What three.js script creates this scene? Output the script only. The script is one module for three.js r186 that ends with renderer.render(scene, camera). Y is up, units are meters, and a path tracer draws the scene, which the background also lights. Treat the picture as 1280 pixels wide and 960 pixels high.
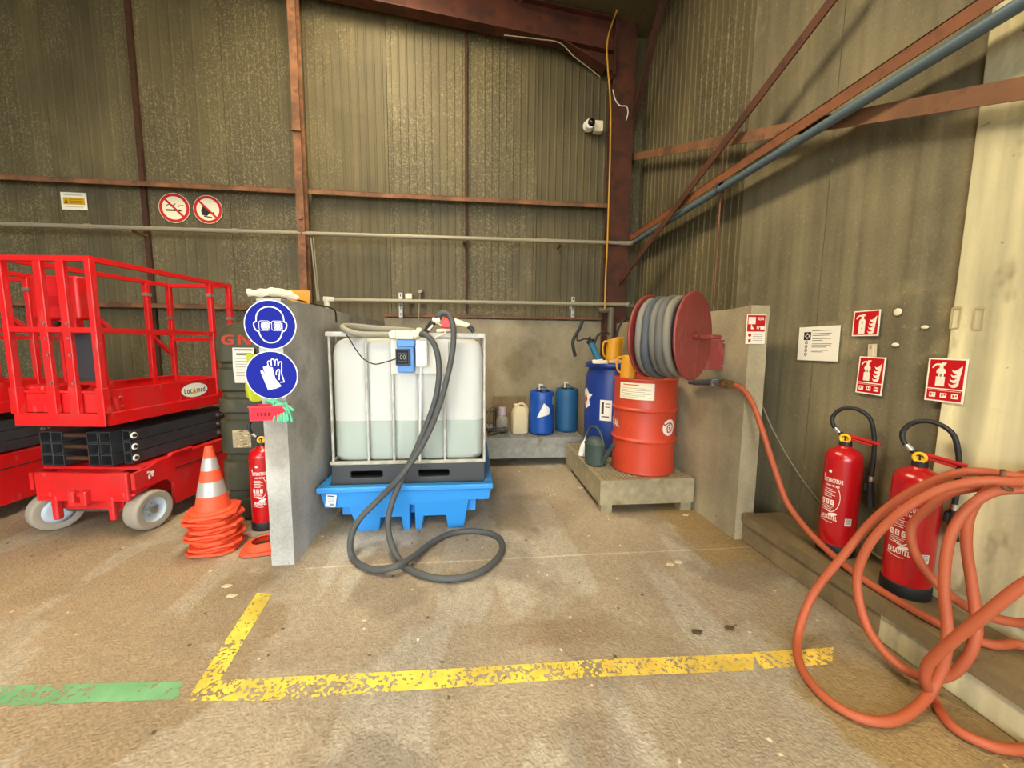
import * as THREE from 'three';
import { RoundedBoxGeometry } from 'three/addons/geometries/RoundedBoxGeometry.js';
import { RectAreaLightUniformsLib } from 'three/addons/lights/RectAreaLightUniformsLib.js';
import { mergeGeometries, mergeVertices, toCreasedNormals } from 'three/addons/utils/BufferGeometryUtils.js';

// ------------------------------------------------------------------ camera, sky, exposure
const scene = new THREE.Scene();
const V = (x, y, z) => new THREE.Vector3(x, y, z);
const FOCAL = 484, EYE = V(0, 1.5, 0);
const camera = new THREE.PerspectiveCamera(2 * Math.atan(480 / FOCAL) * 180 / Math.PI, 1280 / 960, 0.05, 120);
const CAM_RIGHT = V(0.9947155, 0.0100461, 0.1021771), CAM_UP = V(0.0008731, 0.9943376, -0.1062642), CAM_BACK = V(-0.1026661, 0.1057918, 0.9890742);
camera.position.copy(EYE);
camera.quaternion.setFromRotationMatrix(new THREE.Matrix4().makeBasis(CAM_RIGHT, CAM_UP, CAM_BACK));
scene.add(camera);

const renderer = new THREE.WebGLRenderer({ antialias: true });
renderer.toneMapping = THREE.LinearToneMapping;
renderer.toneMappingExposure = 1.0;
renderer.shadowMap.enabled = true;
RectAreaLightUniformsLib.init();

// overcast sky outside the wide open shed door behind the camera
scene.background = new THREE.Color().setRGB(0.86, 0.95, 1.0);
scene.backgroundIntensity = 12.0;
const ROOFLIGHT_COLOR = new THREE.Color().setRGB(1.0, 0.84, 0.56), ROOFLIGHT_POWER = 30;

// ------------------------------------------------------------------ pixel helpers (a pixel gives a direction, a known plane the distance)
function ray(px, py) {
  return V(0, 0, 0).addScaledVector(CAM_RIGHT, px - 640).addScaledVector(CAM_UP, 480 - py).addScaledVector(CAM_BACK, -FOCAL);
}
const onY = (px, py, y) => { const d = ray(px, py); return EYE.clone().addScaledVector(d, (y - EYE.y) / d.y); };
const onZ = (px, py, z) => { const d = ray(px, py); return EYE.clone().addScaledVector(d, z / d.z); };
const onX = (px, py, x) => { const d = ray(px, py); return EYE.clone().addScaledVector(d, x / d.x); };

// ------------------------------------------------------------------ random numbers, noise, textures
let seed = 12345;
const rnd = () => { seed = (seed * 1664525 + 1013904223) >>> 0; return seed / 4294967296; };
const rr = (a, b) => a + (b - a) * rnd();
function hash(x, y, s) { let h = (x * 374761393 + y * 668265263 + s * 1442695041) | 0; h = Math.imul(h ^ (h >>> 13), 1274126177); return ((h ^ (h >>> 16)) >>> 0) / 4294967296; }
function noise(u, v, p, q, s) {       // value noise, p x q cells over the unit square, tiling
  const x = u * p, y = v * q, xi = Math.floor(x), yi = Math.floor(y);
  let fx = x - xi, fy = y - yi; fx = fx * fx * (3 - 2 * fx); fy = fy * fy * (3 - 2 * fy);
  const x0 = ((xi % p) + p) % p, y0 = ((yi % q) + q) % q, x1 = (x0 + 1) % p, y1 = (y0 + 1) % q;
  const a = hash(x0, y0, s), b = hash(x1, y0, s), c = hash(x0, y1, s), d = hash(x1, y1, s);
  return (a + (b - a) * fx) * (1 - fy) + (c + (d - c) * fx) * fy;
}
const baked = new Map();                       // fractal noise, computed once per kind on a grid and then looked up
function fbm(u, v, p, q, oct, s) {
  const key = ((s * 256 + p) * 256 + q) * 16 + oct;
  let b = baked.get(key);
  if (!b) {
    const w = Math.min(640, 3 * (p << (oct - 1))), h = Math.min(640, 3 * (q << (oct - 1))), d = new Float32Array(w * h);
    for (let j = 0; j < h; j++) for (let i = 0; i < w; i++) { let t = 0, a = 0.5, n = 0; for (let o = 0; o < oct; o++) { t += a * noise(i / w, j / h, p << o, q << o, s + o * 17); n += a; a *= 0.55; } d[j * w + i] = t / n; }
    b = { w, h, d }; baked.set(key, b);
  }
  const x = (u - Math.floor(u)) * b.w, y = (v - Math.floor(v)) * b.h, x0 = Math.floor(x) % b.w, y0 = Math.floor(y) % b.h, fx = x - Math.floor(x), fy = y - Math.floor(y), x1 = (x0 + 1) % b.w, y1 = (y0 + 1) % b.h, d = b.d;
  return (d[y0 * b.w + x0] * (1 - fx) + d[y0 * b.w + x1] * fx) * (1 - fy) + (d[y1 * b.w + x0] * (1 - fx) + d[y1 * b.w + x1] * fx) * fy;
}
const sstep = (a, b, x) => { x = Math.min(1, Math.max(0, (x - a) / (b - a))); return x * x * (3 - 2 * x); };
function dataTex(w, h, fn, color = true) {
  const d = new Uint8Array(w * h * 4);
  for (let j = 0; j < h; j++) for (let i = 0; i < w; i++) {
    const c = fn((i + 0.5) / w, (j + 0.5) / h), k = (j * w + i) * 4;
    d[k] = Math.min(255, Math.max(0, c[0])); d[k + 1] = Math.min(255, Math.max(0, c[1])); d[k + 2] = Math.min(255, Math.max(0, c[2])); d[k + 3] = c.length > 3 ? c[3] : 255;
  }
  const t = new THREE.DataTexture(d, w, h, THREE.RGBAFormat);
  t.wrapS = t.wrapT = THREE.RepeatWrapping; t.magFilter = THREE.LinearFilter; t.minFilter = THREE.LinearMipmapLinearFilter; t.generateMipmaps = true;
  if (color) t.colorSpace = THREE.SRGBColorSpace;
  t.needsUpdate = true;
  return t;
}
function canvasTex(w, h, draw) {
  const c = document.createElement('canvas'); c.width = w; c.height = h;
  const g = c.getContext('2d'); draw(g, w, h);
  const t = new THREE.CanvasTexture(c); t.colorSpace = THREE.SRGBColorSpace; t.anisotropy = 4;
  return t;
}
const mix3 = (a, b, t) => [a[0] + (b[0] - a[0]) * t, a[1] + (b[1] - a[1]) * t, a[2] + (b[2] - a[2]) * t];

// ------------------------------------------------------------------ materials
function mat(color, roughness = 0.6, metalness = 0, more = {}) {
  const m = new THREE.MeshPhysicalMaterial({ color, roughness, metalness, ...more });
  return m;
}
function tiled(map, size, roughness, metalness = 0, more = {}) {   // uv in metres, the texture repeats every "size" metres
  const m = new THREE.MeshPhysicalMaterial({ color: 0xffffff, roughness, metalness, ...more });
  const set = (t) => { const c = t.clone(); c.repeat.set(1 / size[0], 1 / size[1]); c.needsUpdate = true; return c; };
  if (map) m.map = set(map);
  if (more.bumpMap) m.bumpMap = set(more.bumpMap);
  m.userData.planar = true;
  return m;
}
// grey concrete
const concreteTex = dataTex(1024, 1024, (u, v) => {
  const a = fbm(u, v, 5, 5, 6, 11), b = fbm(u, v, 14, 4, 4, 37), p = noise(u, v, 160, 160, 71), st = sstep(0.60, 0.78, fbm(u, v, 4, 4, 5, 51));
  let l = 186 + 66 * (a - 0.5) + 34 * (b - 0.5) + 14 * (p - 0.5);
  if (noise(u, v, 90, 90, 91) > 0.965) l -= 34;
  return mix3([l * 1.02, l, l * 0.965], [l * 0.72, l * 0.68, l * 0.60], st * 0.45);
});
const concreteBump = dataTex(512, 512, (u, v) => { const l = 255 * (0.55 * fbm(u, v, 8, 8, 5, 12) + 0.45 * noise(u, v, 180, 180, 5)); return [l, l, l]; }, false);
// cream painted precast panel, drips and scuffs
const creamTex = dataTex(1024, 1024, (u, v) => {
  const a = fbm(u, v, 4, 3, 6, 21), drip = fbm(u, v, 36, 2, 4, 77), w = sstep(0.62, 0.74, fbm(u, v, 12, 6, 5, 53)) , sp = noise(u, v, 100, 70, 9) > 0.972 ? 0.5 : 0;
  const l = 1 + 0.36 * (a - 0.5) + 0.42 * (drip - 0.5);
  return mix3([200 * l, 190 * l, 150 * l], [112, 102, 76], Math.min(1, w * 0.55 + sp * 1.2));
});
// olive insulated cladding, pale flecks of efflorescence in vertical drifts
function claddingTex(s, fleck) {
  return dataTex(1024, 1024, (u, v) => {
    const a = fbm(u, v, 3, 3, 5, s), col = fbm(u, v, 24, 2, 4, s + 5), dr = sstep(0.42, 0.62, fbm(u, v, 7, 3, 4, s + 9));
    const f = sstep(0.50, 0.78, noise(u + 0.006 * noise(u, v, 90, 90, s + 19), v, 300, 190, s + 13) * 0.7 + 0.3 * noise(u, v, 500, 360, s + 15)) * (0.12 + 0.88 * dr);
    const fine = noise(u, v, 300, 300, s + 3) - 0.5;
    const l = 1 + 0.45 * (a - 0.5) + 0.30 * (col - 0.5) + 0.10 * fine;
    return mix3([86 * l, 77 * l, 51 * l], [144, 132, 96], f * fleck);
  });
}
const liningTex = dataTex(1024, 1024, (u, v) => {
  const a = fbm(u, v, 4, 4, 6, 151), col = fbm(u, v, 30, 2, 4, 155), wash = sstep(0.60, 0.70, fbm(u, v, 5, 4, 6, 159)), f = noise(u, v, 210, 170, 163) > 0.90 ? 0.4 : 0;
  const l = 1 + 0.40 * (a - 0.5) + 0.30 * (col - 0.5) + 0.10 * (noise(u, v, 300, 300, 167) - 0.5);
  return mix3([112 * l, 103 * l, 78 * l], [164, 152, 114], Math.min(1, wash * 0.5 + f));
});
const claddingA = claddingTex(101, 0.62), claddingB = claddingTex(301, 0.48);
// red oxide steel with rust
const rustTex = dataTex(512, 512, (u, v) => {
  const a = fbm(u, v, 6, 6, 6, 61), b = sstep(0.55, 0.7, fbm(u, v, 9, 9, 4, 44)), l = 1 + 0.5 * (a - 0.5);
  return mix3([122 * l, 82 * l, 54 * l], [90, 61, 42], b * 0.7);
});
const zincTex = dataTex(512, 512, (u, v) => {
  const a = fbm(u, v, 16, 16, 3, 81), b = fbm(u, v, 4, 4, 5, 86), st = sstep(0.58, 0.75, fbm(u, v, 6, 5, 5, 88)), l = 186 + 46 * (a - 0.5) + 50 * (b - 0.5);
  return mix3([l, l * 0.985, l * 0.95], [140, 126, 98], st * 0.6);
});
// dusty, scuffed red paint
const redPaintTex = dataTex(512, 512, (u, v) => {
  const a = fbm(u, v, 5, 5, 5, 121), sc = sstep(0.66, 0.76, fbm(u, v, 30, 8, 4, 131)), d = sstep(0.5, 0.8, fbm(u, v, 4, 4, 5, 141)), l = 1 + 0.22 * (a - 0.5);
  return mix3(mix3([206 * l, 22 * l, 24 * l], [176, 78, 72], d * 0.42), [200, 128, 120], sc * 0.35);
});
const M = {
  concrete: tiled(concreteTex, [2.2, 2.2], 0.92, 0, { color: 0xd8d4cc, bumpMap: concreteBump, bumpScale: 0.003 }),
  cream: tiled(creamTex, [2.6, 2.6], 0.85, 0, { bumpMap: concreteBump, bumpScale: 0.003 }),
  claddingA: tiled(claddingA, [3.0, 3.0], 0.62), claddingB: tiled(claddingB, [2.3, 2.3], 0.66), lining: tiled(liningTex, [2.1, 2.1], 0.75),
  rust: tiled(rustTex, [0.9, 0.9], 0.75), zinc: tiled(zincTex, [0.8, 0.8], 0.5, 0.2),
  red: tiled(redPaintTex, [1.3, 1.3], 0.42),
  darkSteel: mat(0x34363a, 0.5, 0.3), black: mat(0x1b1b1d, 0.55), rubber: mat(0x2e3034, 0.7), blackHose: mat(0x4a4b4b, 0.62),
  chrome: mat(0xc9c9c4, 0.3, 0.9), pipe: mat(0x948c76, 0.55, 0.2), bluePipe: mat(0x566872, 0.5), white: mat(0xe9e7e0, 0.6), cream2: mat(0xe4d9bd, 0.6),
  tyre: mat(0x94897a, 0.9), hub: mat(0xaab4bd, 0.5), yellow: mat(0xd99a16, 0.5), safety: mat(0xe6b91e, 0.45),
  orangeHose: mat(0xad5432, 0.62), brass: mat(0x8f7a4d, 0.4, 0.7), paper: mat(0xeae6dc, 0.85), green: mat(0x3c4a45, 0.55),
};

// ------------------------------------------------------------------ geometry helpers
const bx = (w, h, d, x = 0, y = 0, z = 0, rx = 0, ry = 0, rz = 0) => { const g = new THREE.BoxGeometry(w, h, d); if (rx || ry || rz) g.applyMatrix4(new THREE.Matrix4().makeRotationFromEuler(new THREE.Euler(rx, ry, rz))); return g.translate(x, y, z); };
const rb = (w, h, d, r, x = 0, y = 0, z = 0, rx = 0, ry = 0, rz = 0, seg = 2) => { const g = new RoundedBoxGeometry(w, h, d, seg, r); if (rx || ry || rz) g.applyMatrix4(new THREE.Matrix4().makeRotationFromEuler(new THREE.Euler(rx, ry, rz))); return g.translate(x, y, z); };
const cy = (r0, r1, h, x = 0, y = 0, z = 0, seg = 24, rx = 0, ry = 0, rz = 0) => { const g = new THREE.CylinderGeometry(r1, r0, h, seg); if (rx || ry || rz) g.applyMatrix4(new THREE.Matrix4().makeRotationFromEuler(new THREE.Euler(rx, ry, rz))); return g.translate(x, y, z); };
function rod(a, b, r, seg = 12, r2 = r) {
  const d = b.clone().sub(a), g = new THREE.CylinderGeometry(r2, r, d.length(), seg);
  return g.applyQuaternion(new THREE.Quaternion().setFromUnitVectors(V(0, 1, 0), d.clone().normalize())).translate((a.x + b.x) / 2, (a.y + b.y) / 2, (a.z + b.z) / 2);
}
function bar(a, b, w, h, up = V(0, 1, 0)) {        // square bar of section w x h from a to b
  const d = b.clone().sub(a), zz = d.clone().normalize(), xx = up.clone().cross(zz).normalize(), yy = zz.clone().cross(xx);
  return new THREE.BoxGeometry(w, h, d.length()).applyMatrix4(new THREE.Matrix4().makeBasis(xx, yy, zz)).translate((a.x + b.x) / 2, (a.y + b.y) / 2, (a.z + b.z) / 2);
}
const tube = (pts, r, n = 64, radial = 12, closed = false) => new THREE.TubeGeometry(new THREE.CatmullRomCurve3(pts, closed, 'centripetal'), n, r, radial, closed);
const lathe = (pts, seg = 40) => new THREE.LatheGeometry(pts.map((p) => new THREE.Vector2(p[0], p[1])), seg);
function prism(pts, depth, bevel = 0) {             // polygon in xy, extruded along +z from 0
  const s = new THREE.Shape(pts.map((p) => new THREE.Vector2(p[0], p[1])));
  return new THREE.ExtrudeGeometry(s, { depth, bevelEnabled: bevel > 0, bevelSize: bevel, bevelThickness: bevel, bevelSegments: 2, curveSegments: 8 });
}
function merge(list) {
  if (!Array.isArray(list)) return list;
  if (list.length === 1) return list[0];
  return mergeGeometries(list.map((g) => { const n = g.index ? g.toNonIndexed() : g.clone(); for (const k of Object.keys(n.attributes)) if (!['position', 'normal', 'uv'].includes(k)) n.deleteAttribute(k); n.clearGroups(); return n; }));
}
function planar(g) {                                // uv in metres on the plane each face lies in
  const n = g.index ? g.toNonIndexed() : g, p = n.attributes.position, uv = new Float32Array(p.count * 2), a = V(), b = V(), c = V();
  for (let i = 0; i < p.count; i += 3) {
    a.fromBufferAttribute(p, i); b.fromBufferAttribute(p, i + 1); c.fromBufferAttribute(p, i + 2);
    const m = b.clone().sub(a).cross(c.clone().sub(a)), x = Math.abs(m.x), y = Math.abs(m.y), z = Math.abs(m.z);
    [a, b, c].forEach((q, k) => { const [s, t] = y >= x && y >= z ? [q.x, q.z] : x >= z ? [q.z, q.y] : [q.x, q.y]; uv[(i + k) * 2] = s; uv[(i + k) * 2 + 1] = t; });
  }
  n.setAttribute('uv', new THREE.BufferAttribute(uv, 2));
  return n;
}
function loft(sections, cap = true) {               // sections: arrays of Vector3, same count, counter-clockwise seen from above, bottom to top
  const n = sections[0].length, pos = [], idx = [];
  sections.forEach((s) => s.forEach((p) => pos.push(p.x, p.y, p.z)));
  for (let k = 0; k < sections.length - 1; k++) for (let i = 0; i < n; i++) { const j = (i + 1) % n, a = k * n + i, b = k * n + j; idx.push(a, b, b + n, a, b + n, a + n); }
  const caps = Array.isArray(cap) ? cap : [cap, cap];
  for (const [k, up] of [[0, false], [sections.length - 1, true]]) {
    if (!caps[up ? 1 : 0]) continue;
    const c = sections[k].reduce((t, p) => t.add(p), V(0, 0, 0)).divideScalar(n), ci = pos.length / 3; pos.push(c.x, c.y, c.z);
    for (let i = 0; i < n; i++) { const a = k * n + i, b = k * n + (i + 1) % n; up ? idx.push(a, b, ci) : idx.push(b, a, ci); }
  }
  const g = new THREE.BufferGeometry(); g.setAttribute('position', new THREE.Float32BufferAttribute(pos, 3)); g.setIndex(idx);
  const q = toCreasedNormals(g, 0.6); q.setAttribute('uv', new THREE.Float32BufferAttribute(new Float32Array(q.attributes.position.count * 2), 2));
  return q;
}
function roundRect(w, d, r, y, seg = 6) {           // ring for loft(), counter-clockwise from above
  const out = [], cs = [[w / 2 - r, -d / 2 + r, 0], [-w / 2 + r, -d / 2 + r, 1], [-w / 2 + r, d / 2 - r, 2], [w / 2 - r, d / 2 - r, 3]];
  for (const [x, z, q] of cs) for (let i = 0; i <= seg; i++) { const t = (q + i / seg) * Math.PI / 2; out.push(V(x + r * Math.cos(t), y, z - r * Math.sin(t))); }
  return out;
}

// ------------------------------------------------------------------ object helpers
const used = {};
function numbered(name) { used[name] = (used[name] || 0) + 1; return used[name] === 1 ? name : name + '_' + String(used[name] - 1).padStart(3, '0'); }
function part(name, geos, material, parent, label) {
  let g = merge(geos); if (material.userData.planar) g = planar(g);
  const m = new THREE.Mesh(g, material); m.name = name; m.castShadow = m.receiveShadow = true;
  if (label) m.userData.label = label;
  parent.add(m); return m;
}
function thing(name, label, category, pos = [0, 0, 0], turn = 0, group) {
  const o = new THREE.Group(); o.name = numbered(name); o.position.set(...pos); o.rotation.y = turn; scene.add(o);
  o.userData = { label, category }; if (group) o.userData.group = group; return o;
}
function solo(name, label, category, geos, material, group) {
  const m = part(numbered(name), geos, material, scene); m.userData = { label, category }; if (group) m.userData.group = group; return m;
}
function struct(name, geos, material, label) {
  const m = geos ? part(name, geos, material, scene) : new THREE.Group(); m.name = name; if (!geos) scene.add(m);
  m.userData = { kind: 'structure', label, category: name.replace(/_.*/, '') }; return m;
}
function card(name, tex, w, h, parent, pos, rot = [0, 0, 0], more = {}) {   // printed sheet lying on a surface
  const m = mat(0xffffff, 0.6, 0, { map: tex, specularIntensity: 0.3, transparent: !!more.alpha, ...(more.alpha ? { alphaTest: 0.5 } : {}) });
  const g = more.thick ? new THREE.BoxGeometry(w, h, more.thick) : new THREE.PlaneGeometry(w, h);
  if (more.thick) { const uv = g.attributes.uv; for (let i = 0; i < uv.count; i++) if (i < 16 || i > 19) uv.setXY(i, 0.02, 0.02); }
  const o = new THREE.Mesh(g, m); o.name = name; o.position.set(...pos); o.rotation.set(...rot); o.castShadow = o.receiveShadow = true; parent.add(o); return o;
}
function wrap(name, tex, r, h, y, a0, a1, parent, more = {}) {             // print on a round body: a0..a1 angles, 0 = +z, growing to +x
  const g = new THREE.CylinderGeometry(r, r, h, 20, 1, true, a0, a1 - a0); g.translate(0, y, 0);
  const o = new THREE.Mesh(g, mat(0xffffff, 0.5, 0, { map: tex, transparent: true, alphaTest: more.cut || 0.45, side: THREE.DoubleSide })); o.name = name; o.castShadow = o.receiveShadow = true; parent.add(o); return o;
}
// ================================================================== THE SETTING
const ZB = -5.5, XR = 2.38, XL = -9, ZF = 7;
const roofY = (x) => 5.90 - 0.105 * x;

// ---- floor: poured concrete, worn, with dirt in the bay and a joint across its mouth
const FX = -6, FZ = -5.7, FS = 9;
const floorTex = dataTex(1600, 1600, (u, v) => {
  const x = FX + u * FS, z = FZ + v * FS;
  const a = fbm(u, v, 7, 7, 7, 201), b = fbm(u, v, 3, 3, 5, 211), g1 = noise(u, v, 512, 512, 221), g2 = noise(u, v, 1024, 1024, 223), sw = fbm(u, v, 30, 11, 4, 231);
  const wob = (fbm(u, v, 20, 20, 4, 241) - 0.5);
  let c = mix3([156, 142, 118], [172, 162, 145], sstep(0.40, 0.56, b));
  // trodden dirt on the vehicle side
  c = mix3(c, [146, 129, 102], sstep(-1.13, -1.22, x + 0.9 * wob + 0.5 * (a - 0.5)) * (0.45 + 0.5 * sstep(0.4, 0.65, sw)));
  // trodden oily film in streaks and dark stains, all over the slab
  c = mix3(c, [140, 119, 92], 0.42 * sstep(0.44, 0.52, sw) * sstep(0.42, 0.56, b));
  c = mix3(c, [84, 72, 58], 0.28 * sstep(0.54, 0.61, fbm(u, v, 9, 9, 5, 251)));
  // brown band along the edge of the newer slab
  c = mix3(c, [122, 98, 76], 0.6 * sstep(0.11, 0.05, Math.abs(z + 1.83 + 0.04 * wob + 0.02 * x)) * sstep(0.38, 0.6, a) * sstep(-1.2, -0.8, x));
  c = mix3(c, [142, 116, 70], 0.7 * sstep(1.42, 1.52, x + 0.9 * wob + 0.6 * (a - 0.5)) * sstep(0.34, 0.5, a + 0.1));  // kerbside dirt, with the warm light tint painted in as yellow
  c = mix3(c, [112, 96, 74], 0.3 * sstep(0.56, 0.72, fbm(u, v, 11, 11, 5, 261)));
  let l = 1 + 0.42 * (a - 0.5) + 0.09 * (g1 - 0.5) + 0.15 * (g2 - 0.5) + 0.14 * (sw - 0.5);
  if (Math.abs(z + 2.55 + 0.012 * wob) < 0.008 && x > -1.1) l *= 1.18;                    // pale joint filler
  if (hash(Math.floor(u * 700), Math.floor(v * 700), 5) > 0.9992) l *= 1.45;               // pale grit
  if (hash(Math.floor(u * 620), Math.floor(v * 620), 8) > 0.9988) l *= 0.55;               // dark grit
  return [c[0] * l, c[1] * l, c[2] * l];
});
const floorBump = dataTex(1024, 1024, (u, v) => { const l = 255 * (0.5 * fbm(u, v, 20, 20, 5, 271) + 0.5 * noise(u, v, 260, 260, 275)); return [l, l, l]; }, false);
const floorMat = tiled(floorTex, [FS, FS], 0.78, 0, { bumpMap: floorBump, bumpScale: 0.006 });
floorMat.map.offset.set(-FX / FS, -FZ / FS); floorMat.bumpMap.repeat.set(0.55, 0.55);
struct('floor', bx(XR - XL + 0.4, 0.2, ZF - ZB + 0.6, (XR + XL) / 2, -0.1, (ZF + ZB) / 2), floorMat, 'worn stained concrete floor of the workshop bay');
const apron = struct('ground', [bx(60, 0.2, 40, -3, -0.12, ZF + 20.3), bx(30, 0.2, 13.2, XR + 15.2, -0.12, 0.75)], mat(0x9a968c, 0.9), 'concrete yard outside the open door and added side opening behind the camera');

// ---- painted lines on the floor
function paintTex(rgb, wear, s) {
  return dataTex(512, 512, (u, v) => {
    const n = fbm(u, v, 110, 110, 2, s), w = fbm(u, v, 5, 5, 4, s + 7), l = 1 + 0.35 * (fbm(u, v, 12, 12, 4, s + 3) - 0.5);
    return [rgb[0] * l, rgb[1] * l, rgb[2] * l, n + 0.7 * (w - 0.5) > wear ? 255 : 0];
  });
}
const yellowPaint = tiled(paintTex([220, 194, 74], 0.33, 401), [1.3, 1.3], 0.7, 0, { transparent: true, alphaTest: 0.5 });
const yellowWorn = tiled(paintTex([214, 182, 74], 0.40, 421), [1.1, 1.1], 0.7, 0, { transparent: true, alphaTest: 0.5 });
const greenPaint = tiled(paintTex([112, 166, 118], 0.36, 441), [1.5, 1.5], 0.7, 0, { transparent: true, alphaTest: 0.5 });
function floorPatch(pix, y = 0.0015) {
  const p = pix.map(([a, b]) => onY(a, b, y)), g = new THREE.ShapeGeometry(new THREE.Shape(p.map((q) => new THREE.Vector2(q.x, -q.z))));
  return g.rotateX(-Math.PI / 2).translate(0, y, 0);
}
solo('floor_marking', 'yellow painted floor line running across the mouth of the bay', 'floor marking', [floorPatch([[232, 876], [275, 850], [560, 836], [752, 824], [752, 846], [470, 866], [330, 876]])], yellowPaint);
solo('floor_marking', 'worn end of the yellow floor line beside the orange hose', 'floor marking', [floorPatch([[752, 824], [942, 817], [942, 838], [752, 846]]), floorPatch([[940, 815], [1000, 812], [1042, 809], [1040, 830], [1000, 833], [952, 836]])], yellowWorn);
solo('floor_marking', 'short yellow floor line leading to the blue mandatory signs', 'floor marking', [floorPatch([[235, 872], [276, 849], [341, 741], [321, 741]], 0.0022)], yellowPaint);
solo('floor_marking', 'faded green painted floor line before the red scissor lift', 'floor marking', [floorPatch([[-90, 858], [228, 852], [222, 874], [-90, 886]])], greenPaint);

// ---- roof with translucent rooflights, left wall, door wall
const xs = [XL - 0.2, -1.75, -0.55, XR + 0.2], zs = [ZB - 0.25, -4.7, -1.3, 1.6, 5.0, ZF + 0.2];
function roofPiece(x0, x1, z0, z1, t, dy = 0) {
  const g = new THREE.BoxGeometry(x1 - x0, t, z1 - z0).translate((x0 + x1) / 2, t / 2 + dy, (z0 + z1) / 2), p = g.attributes.position;
  for (let i = 0; i < p.count; i++) p.setY(i, p.getY(i) + roofY(p.getX(i)));
  g.computeVertexNormals(); return g;
}
const roofGeo = [], lightCells = [];
for (let i = 0; i < 3; i++) for (let k = 0; k < 5; k++) (i % 2 && k % 2 ? lightCells : roofGeo).push(i % 2 && k % 2 ? [xs[i], xs[i + 1], zs[k], zs[k + 1]] : roofPiece(xs[i], xs[i + 1], zs[k], zs[k + 1], 0.08));
struct('ceiling', roofGeo, M.claddingB, 'sloping sheet roof of the shed seen from below');
const rooflightMat = mat(0xe8dcb4, 0.7, 0, { emissive: ROOFLIGHT_COLOR, emissiveIntensity: 1.2 });
for (const [x0, x1, z0, z1] of lightCells) {
  const o = thing('rooflight', z0 < 0 ? 'yellowed translucent rooflight panel above the bay' : 'yellowed translucent rooflight panel near the open door', 'rooflight', [0, 0, 0], 0, 'rooflights in the roof');
  part('panel', roofPiece(x0, x1, z0, z1, 0.03, 0.02), rooflightMat, o);
  const l = new THREE.RectAreaLight(ROOFLIGHT_COLOR, ROOFLIGHT_POWER, x1 - x0, z1 - z0), xm = (x0 + x1) / 2;
  l.position.set(xm, roofY(xm) - 0.02, (z0 + z1) / 2); l.rotation.set(-Math.PI / 2, 0, 0); o.add(l);
}
struct('wall_left', bx(0.15, 7.2, ZF - ZB + 0.5, XL - 0.08, 3.5, (ZF + ZB) / 2), M.claddingB, 'far side wall of the shed');
{ // wall behind the camera with its big open door
  const s = new THREE.Shape([[XL, 0], [-6.4, 0], [-6.4, 4.9], [0.6, 4.9], [0.6, 0], [XR + 0.1, 0], [XR + 0.1, roofY(XR)], [XL, roofY(XL)]].map((p) => new THREE.Vector2(...p)));
  struct('wall_front', new THREE.ExtrudeGeometry(s, { depth: 0.15, bevelEnabled: false }).translate(0, 0, ZF), M.claddingB, 'door wall of the shed behind the camera with its wide opening');
}

// ---- back wall: concrete plinth in the bay, ribbed insulated panels above and to the left
const wallBack = struct('wall_back', null, null, 'gable wall of ribbed olive cladding panels over a concrete plinth');
part('plinth', [bx(XR + 1.19, 1.82, 0.3, (XR - 1.19) / 2, 0.91, ZB - 0.15)], tiled(concreteTex, [2.4, 2.4], 0.92, 0, { color: 0xd2c4a6, bumpMap: concreteBump, bumpScale: 0.003 }), wallBack, 'grey concrete plinth wall');
function ribbed(x0, x1, pitch, depth) {              // panel outline seen from above: x along, y = towards the room
  const p = [[x0, -0.05]], n = Math.max(1, Math.round((x1 - x0) / pitch)), s = (x1 - x0) / n;
  p.push([x1, -0.05], [x1, 0]);
  for (let k = n - 1; k >= 0; k--) { const a = x0 + k * s; p.push([a + s * 0.62, 0], [a + s * 0.54, depth], [a + s * 0.40, depth], [a + s * 0.32, 0]); }
  p.push([x0, 0]); return p;
}
function panelGeo(x0, x1, y0, topY, pitch, depth) {
  const g = prism(ribbed(x0, x1, pitch, depth), 1); g.rotateX(-Math.PI / 2);          // (x, y, z) -> (x, z, -y)
  g.scale(1, 1, -1);                                                                   // ribs towards +z
  const idx = g.attributes.position, nrm = g.attributes.normal;
  for (let i = 0; i < idx.count; i++) idx.setY(i, idx.getY(i) > 0.5 ? topY(idx.getX(i)) : y0);
  const flip = g.index ? g.toNonIndexed() : g, p = flip.attributes.position.array;     // scale(-1) turned the faces inside out
  for (let i = 0; i < p.length; i += 9) for (let k = 0; k < 3; k++) { const t = p[i + 3 + k]; p[i + 3 + k] = p[i + 6 + k]; p[i + 6 + k] = t; }
  flip.computeVertexNormals(); return flip;
}
part('sky_block_sheet', [bx(XR - XL + 0.3, 7.0, 0.03, (XR + XL) / 2, 3.4, ZB - 0.33)], M.claddingB, wallBack, 'unseen sheet added behind the panels to block the sky');  // unseen sheet added to stop sky light leaking through the panel gaps
const panelEdges = [-9.0, -8.1, -7.1, -6.1, -5.1, -4.1, -3.1, -2.13, -1.1, -0.075, 0.9, 1.9, XR + 0.05];
for (let k = 0; k < panelEdges.length - 1; k++) {
  const a = panelEdges[k] + 0.003, b = panelEdges[k + 1] - 0.003;
  part('cladding_panel', panelGeo(a, b, b < -1.05 ? 0 : 1.82, (x) => roofY(x) + 0.02, b < -2 ? 0.125 : 0.1, b < -2 ? 0.002 : 0.007).translate(0, 0, ZB - 0.06), k % 3 === 1 ? M.claddingB : M.claddingA, wallBack);
}

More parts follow.
